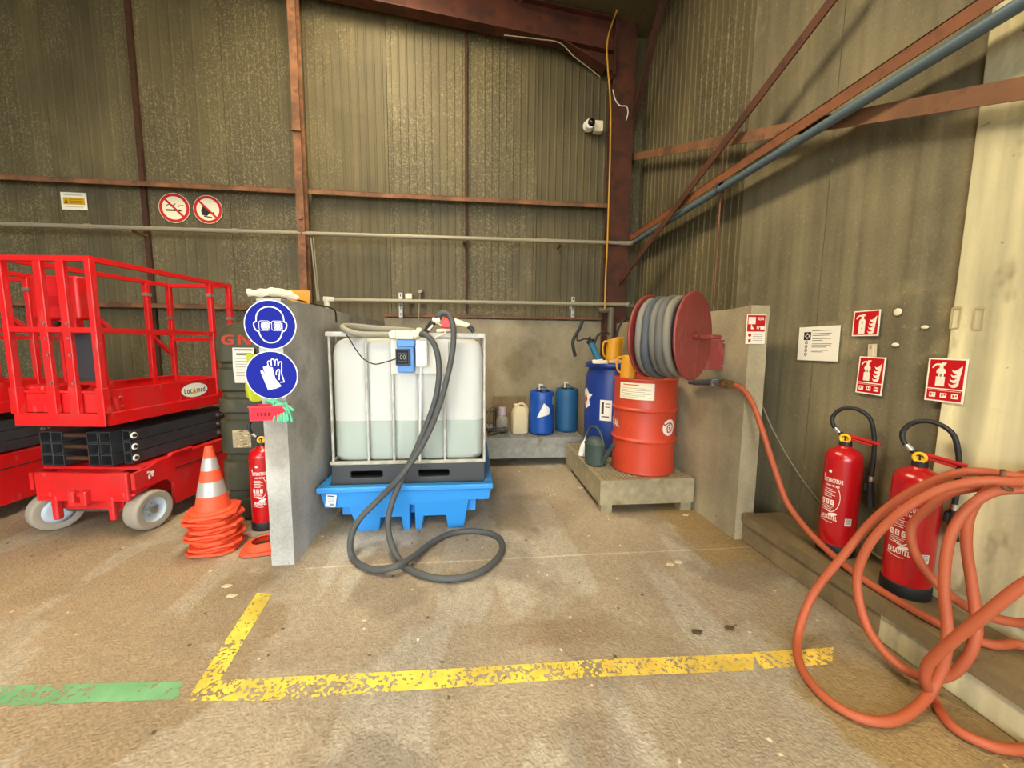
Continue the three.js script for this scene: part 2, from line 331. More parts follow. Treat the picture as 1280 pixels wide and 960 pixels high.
// ---- right wall: cladding panels, flat lining, then cream painted precast panels
const wallRight = struct('wall_right', null, null, 'side wall of olive cladding and cream painted concrete panels');
const turnRight = (g, x) => g.rotateY(-Math.PI / 2).translate(x, 0, 0);                 // +z (room side) -> -x ; x -> z
part('sky_block_sheet', [bx(0.03, 5.6, 4.0, XR + 0.10, 2.8, -3.75)], M.claddingB, wallRight, 'unseen sheet added behind the panels to block the sky');  // added as well, keeps sky light out of the side wall joints
const topR = () => roofY(XR) + 0.02;
[[-5.6, -4.95], [-4.95, -4.2], [-4.2, -3.36]].forEach(([a, b], k) => part('cladding_panel', turnRight(panelGeo(a + 0.003, b - 0.003, 0, topR, 0.1, 0.007), XR + 0.01), k === 1 ? M.claddingB : M.claddingA, wallRight));
[[-3.36, -2.5], [-2.5, -1.715]].forEach(([a, b], k) => part('lining_panel', turnRight(panelGeo(a + 0.002, b - 0.002, 0, topR, 0.42, 0.003), XR + 0.01), M.lining, wallRight));
[[-1.715, 0.4, 0], [0.4, 1.9, 0], [1.9, 5.9, 4.3], [5.9, ZF, 0]].forEach(([a, b, y0]) => part('concrete_panel', rb(0.14, roofY(XR) - y0, b - a - 0.01, 0.006, XR + 0.055, (roofY(XR) + y0) / 2, (a + b) / 2), M.cream, wallRight, 'cream painted concrete panel'));  // raised panel leaves an unseen side opening, added for cool daylight from the right
// kerb along the foot of the right wall: steel sill channel over concrete
const KX = 2.07, KH = 0.225;
const kerb = struct('trim_1', null, null, 'low concrete kerb with a rusty steel sill along the right wall');
part('kerb', [rb(XR - KX, KH - 0.03, 1.02, 0.01, (XR + KX) / 2, (KH - 0.03) / 2, -2.14)], tiled(concreteTex, [1.4, 1.4], 0.9, 0, { color: 0xb09a72 }), kerb, 'dirty concrete kerb');
part('kerb_end', [rb(XR - KX, KH - 0.03, 3.52, 0.012, (XR + KX) / 2, (KH - 0.03) / 2, 0.12)], M.cream, kerb, 'cream painted kerb');
part('sill', [bx(XR - KX + 0.02, 0.03, 4.5, (XR + KX) / 2 - 0.01, KH - 0.015, -0.38), bx(0.012, 0.04, 4.5, KX - 0.014, KH - 0.05, -0.38)], tiled(concreteTex, [1.2, 1.2], 0.85, 0, { color: 0xa8946c }), kerb, 'rusty steel sill');

// ---- the two free-standing bay walls
function roughWall(x0, x1, z0, z1, h, s) {
  const g = new THREE.BoxGeometry(x1 - x0, h, z1 - z0, 4, 30, 20).translate((x0 + x1) / 2, h / 2, (z0 + z1) / 2), p = g.attributes.position;
  for (let i = 0; i < p.count; i++) {
    const y = p.getY(i), n = noise(y * 0.23 + s, p.getZ(i) * 0.17, 40, 40, s) - 0.5, e = p.getX(i) < (x0 + x1) / 2 ? -1 : 1;
    if (y > 0.01 && y < h - 0.01) { p.setX(i, p.getX(i) + 0.004 * n * e); if (p.getZ(i) > z1 - 0.01) p.setZ(i, p.getZ(i) + 0.006 * n); }
    else if (y > 1) p.setY(i, y + 0.016 * n);
  }
  g.computeVertexNormals(); return g;
}
struct('wall_partition_left', roughWall(-1.335, -1.19, ZB + 0.001, -2.6, 1.765, 3), tiled(concreteTex, [1.7, 1.7], 0.92, 0, { color: 0xe6e6e4, bumpMap: concreteBump, bumpScale: 0.004 }), 'low grey concrete partition carrying two blue mandatory signs');
struct('wall_partition_right', roughWall(2.02, 2.165, ZB + 0.001, -2.665, 1.785, 7), tiled(concreteTex, [1.9, 1.9], 0.92, 0, { color: 0xd6c8a6, bumpMap: concreteBump, bumpScale: 0.004 }), 'low concrete partition that carries the hose reel');

// ---- steel frame
function iBeam(w, d, t, len) {                      // section in xy (w along x, d along y), length along z from 0
  const a = w / 2, b = d / 2, s = t / 2;
  return prism([[-a, -b], [a, -b], [a, -b + t], [s, -b + t], [s, b - t], [a, b - t], [a, b], [-a, b], [-a, b - t], [-s, b - t], [-s, -b + t], [-a, -b + t]], len);
}
const upright = (w, d, t, h) => iBeam(w, d, t, h).rotateX(-Math.PI / 2);       // d along z
const post1 = struct('column_1', [upright(0.09, 0.13, 0.010, 6.2).translate(-2.13, 0, -5.34)], M.rust, 'slim rusty steel column on the back wall behind the lift');
part('clip', [bx(0.12, 0.02, 0.03, -2.13, 4.05, -5.265), bx(0.05, 0.03, 0.03, -2.12, 3.02, -5.265)], M.rust, post1);
struct('column_2', [upright(0.30, 0.15, 0.014, 5.72).translate(2.0, 0, -5.405)], tiled(rustTex, [1.1, 1.1], 0.75, 0, { color: 0xa08070 }), 'broad rusty steel corner column');
{ // rafter with haunch
  const slope = Math.atan(0.105), len = 11.0, r = iBeam(0.16, 0.40, 0.014, len).rotateY(-Math.PI / 2).rotateZ(-slope).translate(1.86, roofY(1.86) - 0.23, -5.36);
  const h = prism([[1.15, roofY(1.15) - 0.42], [1.86, roofY(1.86) - 0.42], [1.86, 5.09], [1.72, 5.09]], 0.012).translate(0, 0, -5.366);
  const hf = bar(V(1.15, roofY(1.15) - 0.42, -5.36), V(1.74, 5.09, -5.36), 0.16, 0.014);
  const raf = struct('rafter', [r], tiled(rustTex, [1.1, 1.1], 0.75, 0, { color: 0xa87a68 }), 'red oxide steel rafter under the roof along the gable');
  part('haunch', [h, hf], raf.material, raf);
  part('end_plate', bx(0.02, 0.75, 0.17, 1.85, 5.36, -5.36), raf.material, raf);
}
for (const x of [-7.5, -4.0, -2.6, 0.6]) struct('roof_purlin', [bar(V(x, roofY(x) - 0.05, -5.3), V(x, roofY(x) - 0.05, ZF), 0.06, 0.10)], M.rust, 'rusty steel roof purlin');
scene.children.filter((o) => o.name === 'roof_purlin').forEach((o, k) => { o.name = k ? 'roof_purlin_' + String(k).padStart(3, '0') : 'roof_purlin'; o.userData.group = 'roof purlins'; });
{ // girts on the back wall: angle sections
  const angle = (x0, x1, y, z, w, h) => [bx(x1 - x0, 0.008, w, (x0 + x1) / 2, y, z + w / 2), bx(x1 - x0, h, 0.008, (x0 + x1) / 2, y - h / 2, z + w - 0.004)];
  struct('girt', angle(XL, -2.18, 3.42, ZB - 0.05, 0.14, 0.055), M.rust, 'rusty steel girt across the back wall above the round signs');
  struct('girt_001', angle(-2.08, 1.86, 3.42, ZB - 0.05, 0.14, 0.055), M.rust, 'rusty steel girt across the back wall between the two columns');
  struct('girt_002', angle(XL, -2.18, 1.95, ZB - 0.05, 0.14, 0.055), M.rust, 'low rusty steel girt on the back wall behind the lift');
  struct('girt_003', angle(-1.19, 1.86, 1.87, ZB - 0.04, 0.08, 0.03), M.rust, 'thin rusty steel edge angle on top of the concrete plinth');
}
for (const [x, l] of [[-4.1, 'dark rusty joint strip between cladding panels near the yellow notice'], [-0.075, 'thin dark joint strip between cladding panels above the liquid container']]) struct(x < -1 ? 'trim_2' : 'trim_3', [bx(x < -1 ? 0.06 : 0.035, roofY(x) - 0.02 - (x < -1 ? 0 : 1.9), 0.035, x, (roofY(x) + (x < -1 ? 0 : 1.9)) / 2, ZB - 0.04)], tiled(rustTex, [1, 1], 0.8, 0, { color: 0x8a7a6c }), l);
// wall bracing on the right: crossed flat bars, an eaves brace, a girt with a blue pipe under it
const rxv = (px, py, x) => onX(px, py, x);
{
  const A = onX(766, 364, 2.03), B = onX(1040, 0, 2.22), d = B.clone().sub(A);
  struct('brace', [bar(A.clone().addScaledVector(d, -0.01), A.clone().addScaledVector(d, 1.55), 0.012, 0.075)], tiled(rustTex, [0.8, 0.8], 0.75, 0, { color: 0xa98a7c }), 'dark rusty diagonal brace rising from the foot of the corner column');
  const C = onX(781, 198, 2.2), D = onX(1280, 110, 2.26), e = D.clone().sub(C);
  struct('brace_001', [bar(C, C.clone().addScaledVector(e, 1.45), 0.012, 0.085)], M.rust, 'rusty flat brace falling from the corner column towards the cream wall');
  const E1 = onX(781, 192, 2.16), F1 = onX(829, 0, 2.16), f = F1.clone().sub(E1);
  struct('brace_002', [bar(E1, E1.clone().addScaledVector(f, 1.05), 0.07, 0.07)], tiled(rustTex, [0.8, 0.8], 0.75, 0, { color: 0x8d7468 }), 'steep dark brace at the top of the corner column');
  struct('girt_004', [bx(0.09, 0.008, 9.3, 2.205, 2.985, -0.65), bx(0.008, 0.075, 9.3, 2.164, 2.95, -0.65)], tiled(rustTex, [1, 1], 0.7, 0, { color: 0xffe2c8 }), 'orange brown steel girt along the right wall over the blue pipe');
}
// ================================================================== LEFT SIDE
// ---- scissor lift: local x 0 = right flank, -0.80 = left flank; z 0 = nose, negative = back
const yellowSticker = canvasTex(512, 232, (g, w, h) => {
  g.fillStyle = '#c81c20'; g.fillRect(0, 0, w, h);
  g.fillStyle = '#ece8dc'; g.beginPath(); g.ellipse(w / 2, h / 2, w / 2 - 4, h / 2 - 4, 0, 0, 7); g.fill();
  g.strokeStyle = '#54504a'; g.lineWidth = 5; g.stroke();
  g.fillStyle = '#3a3836'; g.font = 'bold 116px sans-serif'; g.textBaseline = 'middle';
  g.fillText('Loc', 52, h / 2 + 6, 160); g.fillText('mod', 284, h / 2 + 6, 180);
  g.fillStyle = '#d9a816'; g.beginPath(); g.moveTo(246, 60); g.lineTo(290, 172); g.lineTo(204, 172); g.fill();
  g.fillStyle = '#3a3836'; g.fillRect(232, 132, 30, 10);
});
const wearTex = canvasTex(128, 128, (g, w, h) => { g.clearRect(0, 0, w, h); g.fillStyle = '#e8dcd8'; g.fillRect(20, 8, 30, 26); g.fillRect(60, 20, 46, 34); g.fillRect(40, 44, 50, 22); g.fillRect(30, 66, 26, 46); g.fillRect(70, 60, 22, 30); });
const beamMat = tiled(zincTex, [0.7, 0.7], 0.5, 0.1, { color: 0x4a4d54 });
function hollowBeam(w, h, t, len) {
  const s = new THREE.Shape([[-w / 2, -h / 2], [w / 2, -h / 2], [w / 2, h / 2], [-w / 2, h / 2]].map((p) => new THREE.Vector2(...p)));
  s.holes.push(new THREE.Path([[-w / 2 + t, -h / 2 + t], [-w / 2 + t, h / 2 - t], [w / 2 - t, h / 2 - t], [w / 2 - t, -h / 2 + t]].map((p) => new THREE.Vector2(...p))));
  return new THREE.ExtrudeGeometry(s, { depth: len, bevelEnabled: false });
}
const LIFT_LEN = 1.30;
function wheel(parent, x, z, steer, side) {
  const w = new THREE.Group(); w.name = 'wheel'; w.position.set(x, 0.155, z); w.rotation.y = steer; parent.add(w);
  part('tyre', lathe([[0.098, -0.055], [0.135, -0.062], [0.148, -0.055], [0.155, -0.03], [0.155, 0.03], [0.148, 0.055], [0.135, 0.062], [0.098, 0.055]], 40).rotateZ(Math.PI / 2), M.tyre, w, 'dusty pale solid tyre');
  part('rim', [lathe([[0.0, 0.018], [0.05, 0.018], [0.06, 0.028], [0.085, 0.03], [0.092, 0.052], [0.101, 0.055], [0.101, -0.055], [0.06, -0.05], [0, -0.05]], 32).rotateZ(-Math.PI / 2 * side)], M.hub, w, 'pale grey wheel rim');
  part('hub_cap', [cy(0.028, 0.022, 0.03, 0.03 * side, 0, 0, 16, 0, 0, Math.PI / 2), ...[0, 1, 2, 3, 4].map((k) => cy(0.007, 0.007, 0.014, 0.03 * side, 0.045 * Math.cos(k * 1.2566), 0.045 * Math.sin(k * 1.2566), 6, 0, 0, Math.PI / 2))], M.chrome, w);
  return w;
}
function makeLift(label, pos, turn) {
  const t = thing('scissor_lift', label, 'scissor lift', pos, turn, 'red scissor lifts');
  const L = LIFT_LEN, flank = [[0.0, 0.36], [0.0, 0.49], [-0.12, 0.50], [-0.22, 0.53], [-L, 0.53], [-L, 0.12], [-0.33, 0.12], [-0.33, 0.30], [-0.30, 0.34], [-0.25, 0.36]];
  const flankGeo = (x) => prism(flank.map(([a, b]) => [-a, b]), 0.03).rotateY(Math.PI / 2).translate(x, 0, 0);   // prism z -> x, prism x -> -z
  const body = part('chassis', [flankGeo(-0.03), flankGeo(-0.80), bx(0.50, 0.30, L - 0.06, -0.40, 0.34, -L / 2 - 0.02), rb(0.70, 0.225, 0.035, 0.012, -0.40, 0.385, -0.005), bx(0.76, 0.02, L - 0.1, -0.40, 0.505, -L / 2 - 0.03), bx(0.76, 0.3, 0.03, -0.4, 0.34, -L + 0.02)], M.red, t);
  part('panel_seam', [bx(0.006, 0.008, L - 0.36, 0.002, 0.42, -L / 2 - 0.17)], M.darkSteel, body);
  part('hinge', [rb(0.03, 0.03, 0.22, 0.008, -0.01, 0.545, -0.42), cy(0.012, 0.012, 0.2, 0.005, 0.552, -0.42, 10, Math.PI / 2)], M.red, body);
  part('tow_lug', [rb(0.045, 0.11, 0.05, 0.012, -0.44, 0.315, 0.03), rb(0.045, 0.11, 0.05, 0.012, -0.35, 0.315, 0.03), rb(0.14, 0.035, 0.045, 0.012, -0.395, 0.265, 0.035), rb(0.06, 0.03, 0.02, 0.008, -0.395, 0.33, 0.02)], M.red, body);
  part('axle', [rod(V(-0.68, 0.16, -0.14), V(-0.12, 0.16, -0.14), 0.03), rod(V(-0.60, 0.19, -0.08), V(-0.16, 0.21, -0.08), 0.018), rb(0.3, 0.08, 0.16, 0.02, -0.4, 0.2, -0.16)], tiled(zincTex, [0.5, 0.5], 0.6, 0.2, { color: 0x8a7f72 }), t, 'dirty steering axle');
  for (const [x, s] of [[-0.66, -1], [-0.14, 1]]) part('steering_fork', [rb(0.10, 0.05, 0.16, 0.015, x + 0.02 * s, 0.325, -0.06), rb(0.045, 0.19, 0.05, 0.015, x - 0.045 * s, 0.22, -0.005), rb(0.15, 0.025, 0.22, 0.01, x + 0.04 * s, 0.335, -0.12, 0.2)], M.red, t);
  wheel(t, -0.045, -0.135, -0.10, 1); wheel(t, -0.755, -0.11, -0.42, -1); wheel(t, -0.06, -L + 0.22, 0, 1); wheel(t, -0.74, -L + 0.22, 0, -1);
  // folded scissor stack, three layers of four hollow beams
  const bw = 0.085, bh = 0.083;
  for (let k = 0; k < 3; k++) {
    const y = 0.578 + k * 0.089;
    for (const [x, dz] of [[-0.69, 0], [-0.60, 0.005], [-0.33, 0.004], [-0.24, -0.002], [-0.135, -0.06]]) part('scissor_arm', [hollowBeam(x === -0.135 ? 0.06 : bw, bh, 0.006, L - 0.1).translate(x, y, -L + 0.06 + dz)], beamMat, t);
    part('cross_tube', [rod(V(-0.56, y + 0.012, -0.06), V(-0.37, y + 0.012, -0.06), 0.017)], tiled(rustTex, [0.4, 0.4], 0.6, 0.2, { color: 0x9b8f86 }), t, 'grimy cross tube');
    const pin = part('pivot_pin', [cy(0.012, 0.012, 0.03, -0.10, y, -0.125, 12, 0, 0, Math.PI / 2)], M.darkSteel, t);
    part('retaining_ring', [new THREE.TorusGeometry(0.019, 0.006, 8, 20).rotateY(Math.PI / 2).translate(-0.098, y, -0.125)], M.white, pin, 'white retaining ring');
    part('bolt', [cy(0.016, 0.016, 0.02, -0.102, y, -0.98, 10, 0, 0, Math.PI / 2)], M.chrome, t); part('grease_nipple', [cy(0.008, 0.008, 0.016, -0.102, y - 0.004, -1.03, 8, 0, 0, Math.PI / 2)], M.chrome, t);
  }
  // platform
  const x0 = -0.745, x1 = -0.085, z0 = 0.085, z1 = -L + 0.02, yb = 0.867;
  part('platform_frame', [rb(x1 - x0, 0.095, 0.03, 0.006, (x0 + x1) / 2, yb + 0.047, z0 - 0.015), ...[x0 + 0.015, x1 - 0.015].map((x) => rb(0.03, 0.095, z0 - z1, 0.006, x, yb + 0.047, (z0 + z1) / 2)), rb(x1 - x0, 0.095, 0.03, 0.006, (x0 + x1) / 2, yb + 0.047, z1), bx(x1 - x0 - 0.04, 0.02, z0 - z1 - 0.04, (x0 + x1) / 2, yb + 0.075, (z0 + z1) / 2)], M.red, t);
  const toe = part('toe_board', [bx(0.006, 0.16, z0 - z1, x1 - 0.012, yb + 0.172, (z0 + z1) / 2), bx(0.02, 0.012, z0 - z1, x1 - 0.018, yb + 0.255, (z0 + z1) / 2), bx(0.006, 0.16, z0 - z1, x0 + 0.012, yb + 0.172, (z0 + z1) / 2), bx(0.02, 0.012, z0 - z1, x0 + 0.018, yb + 0.255, (z0 + z1) / 2), bx(x1 - x0 - 0.06, 0.15, 0.006, (x0 + x1) / 2, yb + 0.17, z0 - 0.05), rod(V(x0 + 0.05, yb + 0.245, z0 - 0.045), V(x1 - 0.05, yb + 0.245, z0 - 0.045), 0.012), bx(x1 - x0, 0.16, 0.006, (x0 + x1) / 2, yb + 0.172, z1 + 0.02)], M.red, t);
  card('sticker', yellowSticker, 0.30, 0.135, toe, [x1 + 0.0015 - 0.008, yb + 0.172, -0.72], [0, Math.PI / 2, 0.0]);
  part('bolt_head', [[0.02, 0.22], [0.02, 0.14], [-0.06, 0.20], [-0.07, 0.13]].map(([dz, dy]) => cy(0.008, 0.008, 0.012, x1 - 0.004, yb + dy, z0 - 0.07 + dz, 8, 0, 0, Math.PI / 2)), M.chrome, toe).userData.kind = 'stuff';
  const post = (x, z, y0, y1, w = 0.042, d = 0.042) => rb(w, y1 - y0, d, 0.006, x, (y0 + y1) / 2, z);
  for (const x of [x0 + 0.02, x1 - 0.02]) part('corner_post', [post(x, z0 - 0.02, yb + 0.09, 2.05), post(x, z0 - 0.02, yb + 0.09, yb + 0.28, 0.056, 0.056)], M.red, t);
  for (const x of [-0.465, -0.305]) { const q = part('gate_post', [post(x, z0 - 0.02, yb + 0.09, 2.05, 0.058, 0.03), post(x, z0 - 0.02, yb + 0.09, yb + 0.29, 0.066, 0.036)], M.red, t); part('bolt_head', [1.60, 1.50, 1.38, 1.18].map((y) => cy(0.009, 0.009, 0.012, x + 0.018, y, z0 - 0.002, 8, Math.PI / 2)), M.chrome, q).userData.kind = 'stuff'; }
  const rail = (a, b) => bar(a, b, 0.036, 0.036);
  for (const y of [2.05, 1.56]) part('front_rail', [rail(V(x0, y, z0 - 0.02), V(x1, y, z0 - 0.02))], M.red, t);
  for (const x of [x0 + 0.02, x1 - 0.02]) {
    for (const y of [2.05, 1.56]) part('side_rail', [rail(V(x, y, z0), V(x, y, z1))], M.red, t);
    part('gusset', [bar(V(x, 1.65, z0 - 0.03), V(x, 1.575, z0 - 0.11), 0.02, 0.03)], M.red, t);
    for (const z of [z1 + 0.28, z1 + 0.03]) { const q = part('rail_post', [post(x, z, yb + 0.09, 2.04)], M.red, t); part('latch', [bx(0.05, 0.03, 0.055, x, z > z1 + 0.1 ? 1.93 : 1.72, z)], M.chrome, q, 'pale metal latch'); }
  }
  for (const y of [2.05, 1.5]) part('end_rail', [rail(V(x0, y, z1 + 0.03), V(x1, y, z1 + 0.03))], M.red, t);
  part('stay', [bar(V(x0 + 0.02, 1.55, z1 + 0.28), V(x0 + 0.02, 1.35, z1 + 0.06), 0.03, 0.03)], M.red, t);
  // control box hung behind the front rail, black panel under it, pedal box on the deck
  const cb = part('control_box', [rb(0.36, 0.32, 0.10, 0.02, -0.565, 1.80, -0.14), bx(0.10, 0.10, 0.05, -0.66, 1.60, -0.12), bx(0.10, 0.10, 0.05, -0.47, 1.60, -0.12)], M.red, t);
  part('window', [bx(0.16, 0.08, 0.004, -0.57, 1.77, -0.088)], mat(0xb01216, 0.35), cb); part('key_switch', [cy(0.016, 0.016, 0.03, -0.56, 1.61, -0.09, 12, Math.PI / 2)], M.black, cb);
  part('back_panel', [rb(0.27, 0.36, 0.02, 0.008, -0.48, 1.36, -0.18)], mat(0x3d4045, 0.6), t, 'dark grey panel'); part('panel_frame', [bx(0.02, 0.44, 0.03, -0.335, 1.36, -0.18), bx(0.02, 0.44, 0.03, -0.63, 1.36, -0.18), bx(0.31, 0.02, 0.03, -0.482, 1.15, -0.18), bx(0.31, 0.02, 0.03, -0.482, 1.57, -0.18)], M.red, t);
  part('deck_box', [rb(0.14, 0.14, 0.20, 0.02, -0.66, yb + 0.22, -0.08)], M.red, t);
  part('foot_pedal', [prism([[0, 0], [0.22, 0], [0.22, 0.10], [0.12, 0.20], [0.02, 0.16]], 0.16).rotateY(-Math.PI / 2).translate(-0.50, yb + 0.085, -0.52)], M.red, t);
  return t;
}
const lift = makeLift('red scissor lift with an oval white sticker beside the green tank', [-2.53, 0, -3.10], -0.108);
card('paint_chips', wearTex, 0.09, 0.08, lift, [0.0016, 0.44, -0.13], [0, Math.PI / 2, 0], { alpha: true });
const lift2 = lift.clone(); lift2.name = numbered('scissor_lift'); lift2.position.set(-3.86, 0, -2.95); lift2.rotation.y = -0.02; lift2.userData = { label: 'red scissor lift mostly hidden behind the other scissor lift', category: 'scissor lift', group: 'red scissor lifts' }; scene.add(lift2);
{ const s = lift2.getObjectByName('sticker'); s.parent.remove(s); }

// ---- dark green plastic fuel tank between the lift and the partition
{
  const w = 0.68, d = 0.80, xc = -1.735, zc = -3.30 - d / 2, t = thing('fuel_tank', 'tall dark green plastic tank with red letters beside the partition', 'tank', [xc, 0, zc]);
  const lv = [[0, 0.04], [0.03, 0.005], [0.18, 0], [0.20, 0.022], [0.25, 0.022], [0.27, 0], [0.50, 0], [0.52, 0.022], [0.56, 0.022], [0.58, 0], [0.84, 0], [0.86, 0.022], [0.90, 0.022], [0.92, 0], [1.02, 0], [1.04, 0.022], [1.08, 0.022], [1.10, 0], [1.26, 0], [1.28, 0.024], [1.31, 0.024], [1.33, 0], [1.50, 0.0], [1.56, 0.015], [1.605, 0.05], [1.64, 0.10], [1.66, 0.18]];
  const tankMat = tiled(dataTex(256, 256, (u, v) => { const a = fbm(u, v, 4, 4, 5, 501), s = sstep(0.58, 0.72, fbm(u, v, 8, 5, 5, 511)), l = 1 + 0.4 * (a - 0.5); return mix3([58 * l, 57 * l, 40 * l], [98, 88, 62], s * 0.5); }), [1.2, 1.2], 0.5);
  part('body', loft(lv.map(([y, i]) => roundRect(w - 2 * i, d - 2 * i, Math.max(0.06, 0.12 - i * 0.2), y))), tankMat, t);
  part('filler_cap', [cy(0.09, 0.09, 0.05, 0, 1.66, 0, 24), cy(0.06, 0.05, 0.02, 0, 1.695, 0, 20)], M.black, t);
  const lett = canvasTex(512, 256, (g, w2, h2) => { g.clearRect(0, 0, w2, h2); g.fillStyle = '#a8402c'; g.font = 'bold 210px sans-serif'; g.textBaseline = 'middle'; g.fillText('GNR', 20, h2 / 2 + 8, 480); g.globalCompositeOperation = 'destination-out'; for (let k = 0; k < 60; k++) g.fillRect(rnd() * w2, rnd() * h2, rr(3, 26), rr(2, 8)); });
  card('lettering', lett, 0.40, 0.13, t, [-0.06, 1.505, d / 2 + 0.004], [-0.07, 0, 0], { alpha: true });
  card('label', canvasTex(128, 128, (g) => { g.fillStyle = '#a39274'; g.fillRect(0, 0, 128, 128); for (let k = 0; k < 60; k++) { g.fillStyle = ['#6f6046', '#c9b892', '#8b7a58'][k % 3]; g.fillRect(rnd() * 128, rnd() * 128, rr(4, 26), rr(3, 12)); } }), 0.14, 0.145, t, [-0.13, 0.70, d / 2 + 0.004]);
}
solo('paper_sheet', 'white printed paper sheet hanging on the green tank', 'paper', [(() => { const g = new THREE.BoxGeometry(0.16, 0.28, 0.001, 6, 8, 1).translate(-1.80, 1.30, -3.275), p = g.attributes.position; for (let i = 0; i < p.count; i++) p.setZ(i, p.getZ(i) + 0.012 * Math.sin((p.getY(i) - 1.2) * 14) * (1.5 - p.getY(i)) * 3); g.computeVertexNormals(); return g; })()], mat(0xffffff, 0.85, 0, { map: canvasTex(128, 224, (g) => { g.fillStyle = '#d2cdc0'; g.fillRect(0, 0, 128, 224); g.fillStyle = '#6a665e'; g.fillRect(8, 8, 112, 10); g.fillRect(22, 34, 90, 14); for (let k = 0; k < 7; k++) g.fillRect(14, 66 + k * 18, 84 + 14 * (k % 2), 3); g.strokeStyle = '#6a665e'; g.lineWidth = 3; g.beginPath(); g.arc(90, 190, 14, 0, 7); g.stroke(); }) }));
{ // folded high-visibility cloth
  const g = new THREE.BoxGeometry(0.24, 0.36, 0.02, 24, 16, 2), p = g.attributes.position;
  for (let i = 0; i < p.count; i++) { const x = p.getX(i), y = p.getY(i), f = (0.18 - y) / 0.36; p.setZ(i, p.getZ(i) + 0.022 * Math.sin(x * 52 + y * 6) * (0.3 + 0.7 * f) + 0.01); p.setX(i, x * (0.72 + 0.28 * f) + 0.01 * Math.sin(y * 20)); if (y < -0.17) p.setY(i, y + 0.014 * Math.sin(x * 40)); }
  g.computeVertexNormals(); g.translate(-1.66, 1.21, -3.245);
  solo('safety_vest', 'yellow green high-visibility vest hanging on the green tank', 'vest', [g], mat(0xb6bd2a, 0.85));
}

// ---- traffic cones: a leaning stack of nested cones
const coneOrange = mat(0xe2502c, 0.6), coneWhite = mat(0xaeaaa6, 0.35, 0.25), coneGrey = mat(0xa88678, 0.7);
function cone(label, pos, tilt, group) {
  const t = thing('traffic_cone', label, 'traffic cone', pos, 0, group); t.rotation.set(tilt[0], tilt[2], tilt[1]);
  const oct = (a, c) => { const p = []; for (const [sx, sy] of [[1, 1], [-1, 1], [-1, -1], [1, -1]]) { const q = [[a * sx, (a - c) * sy], [(a - c) * sx, a * sy]]; p.push(...(sx * sy > 0 ? q : q.reverse())); } return p; };
  const sh = new THREE.Shape(oct(0.15, 0.05).map((p) => new THREE.Vector2(...p))); sh.holes.push(new THREE.Path().absarc(0, 0, 0.108, 0, Math.PI * 2, true));
  part('base', [new THREE.ExtrudeGeometry(sh, { depth: 0.014, bevelEnabled: true, bevelSize: 0.004, bevelThickness: 0.003, bevelSegments: 1, curveSegments: 16 }).rotateX(-Math.PI / 2).translate(0, 0.003, 0), lathe([[0.108, 0.016], [0.142, 0.018], [0.140, 0.032], [0.108, 0.036]], 32)], coneOrange, t);
  const R = (y) => 0.108 - (y - 0.03) * 0.085 / 0.45, seg = (a, b, o = 0) => lathe([[R(a) - 0.0035, a], [R(a) + o, a], [R(b) + o, b], [R(b) - 0.0035, b], [R(a) - 0.0035, a]], 32);
  part('body', [seg(0.03, 0.475), lathe([[R(0.475) - 0.005, 0.470], [R(0.475), 0.475], [R(0.475) - 0.003, 0.482], [0.012, 0.482], [0.012, 0.474]], 24)], coneOrange, t);
  part('reflective_band', [seg(0.135, 0.235, 0.0012)], coneWhite, t, 'silver white reflective band'); part('reflective_band', [seg(0.315, 0.40, 0.0012)], coneWhite, t, 'silver white reflective band');
  return t;
}
const NC = 7, coneTurns = [0.1, 0.5, -0.3, 0.25, 0.7, -0.1, 0.35];
for (let k = 0; k < NC; k++) {
  const top = k === NC - 1;
  cone(top ? 'orange and white traffic cone on top of the nested cone stack' : ['lowest', 'second lowest', 'third lowest', 'middle', 'third highest', 'second highest'][k] + ' orange traffic cone of the nested stack before the green tank', [-1.845 - 0.0016 * k, 0.006 + 0.044 * k, -2.885 + 0.0008 * k], [0, 0, coneTurns[k]], 'nested traffic cones');
}
cone('orange traffic cone standing behind the end of the partition', [-1.505, 0.006, -2.84], [0, 0, 0.2]).traverse((o) => { if (o.name === 'body' || o.name === 'reflective_band') o.userData.drop = true; });
{ const c = scene.children[scene.children.length - 1]; c.userData.label = 'flat orange cone base lying behind the end of the partition'; c.userData.category = 'cone base'; c.name = 'cone_base'; c.scale.set(0.85, 1, 0.85); for (const o of c.children.filter((o) => o.userData.drop)) c.remove(o); c.children[0].name = 'foot_plate'; part('rim', [lathe([[0.09, 0.02], [0.128, 0.03], [0.128, 0.036], [0.09, 0.06], [0.085, 0.055]], 24)], coneOrange, c); used.traffic_cone--; }

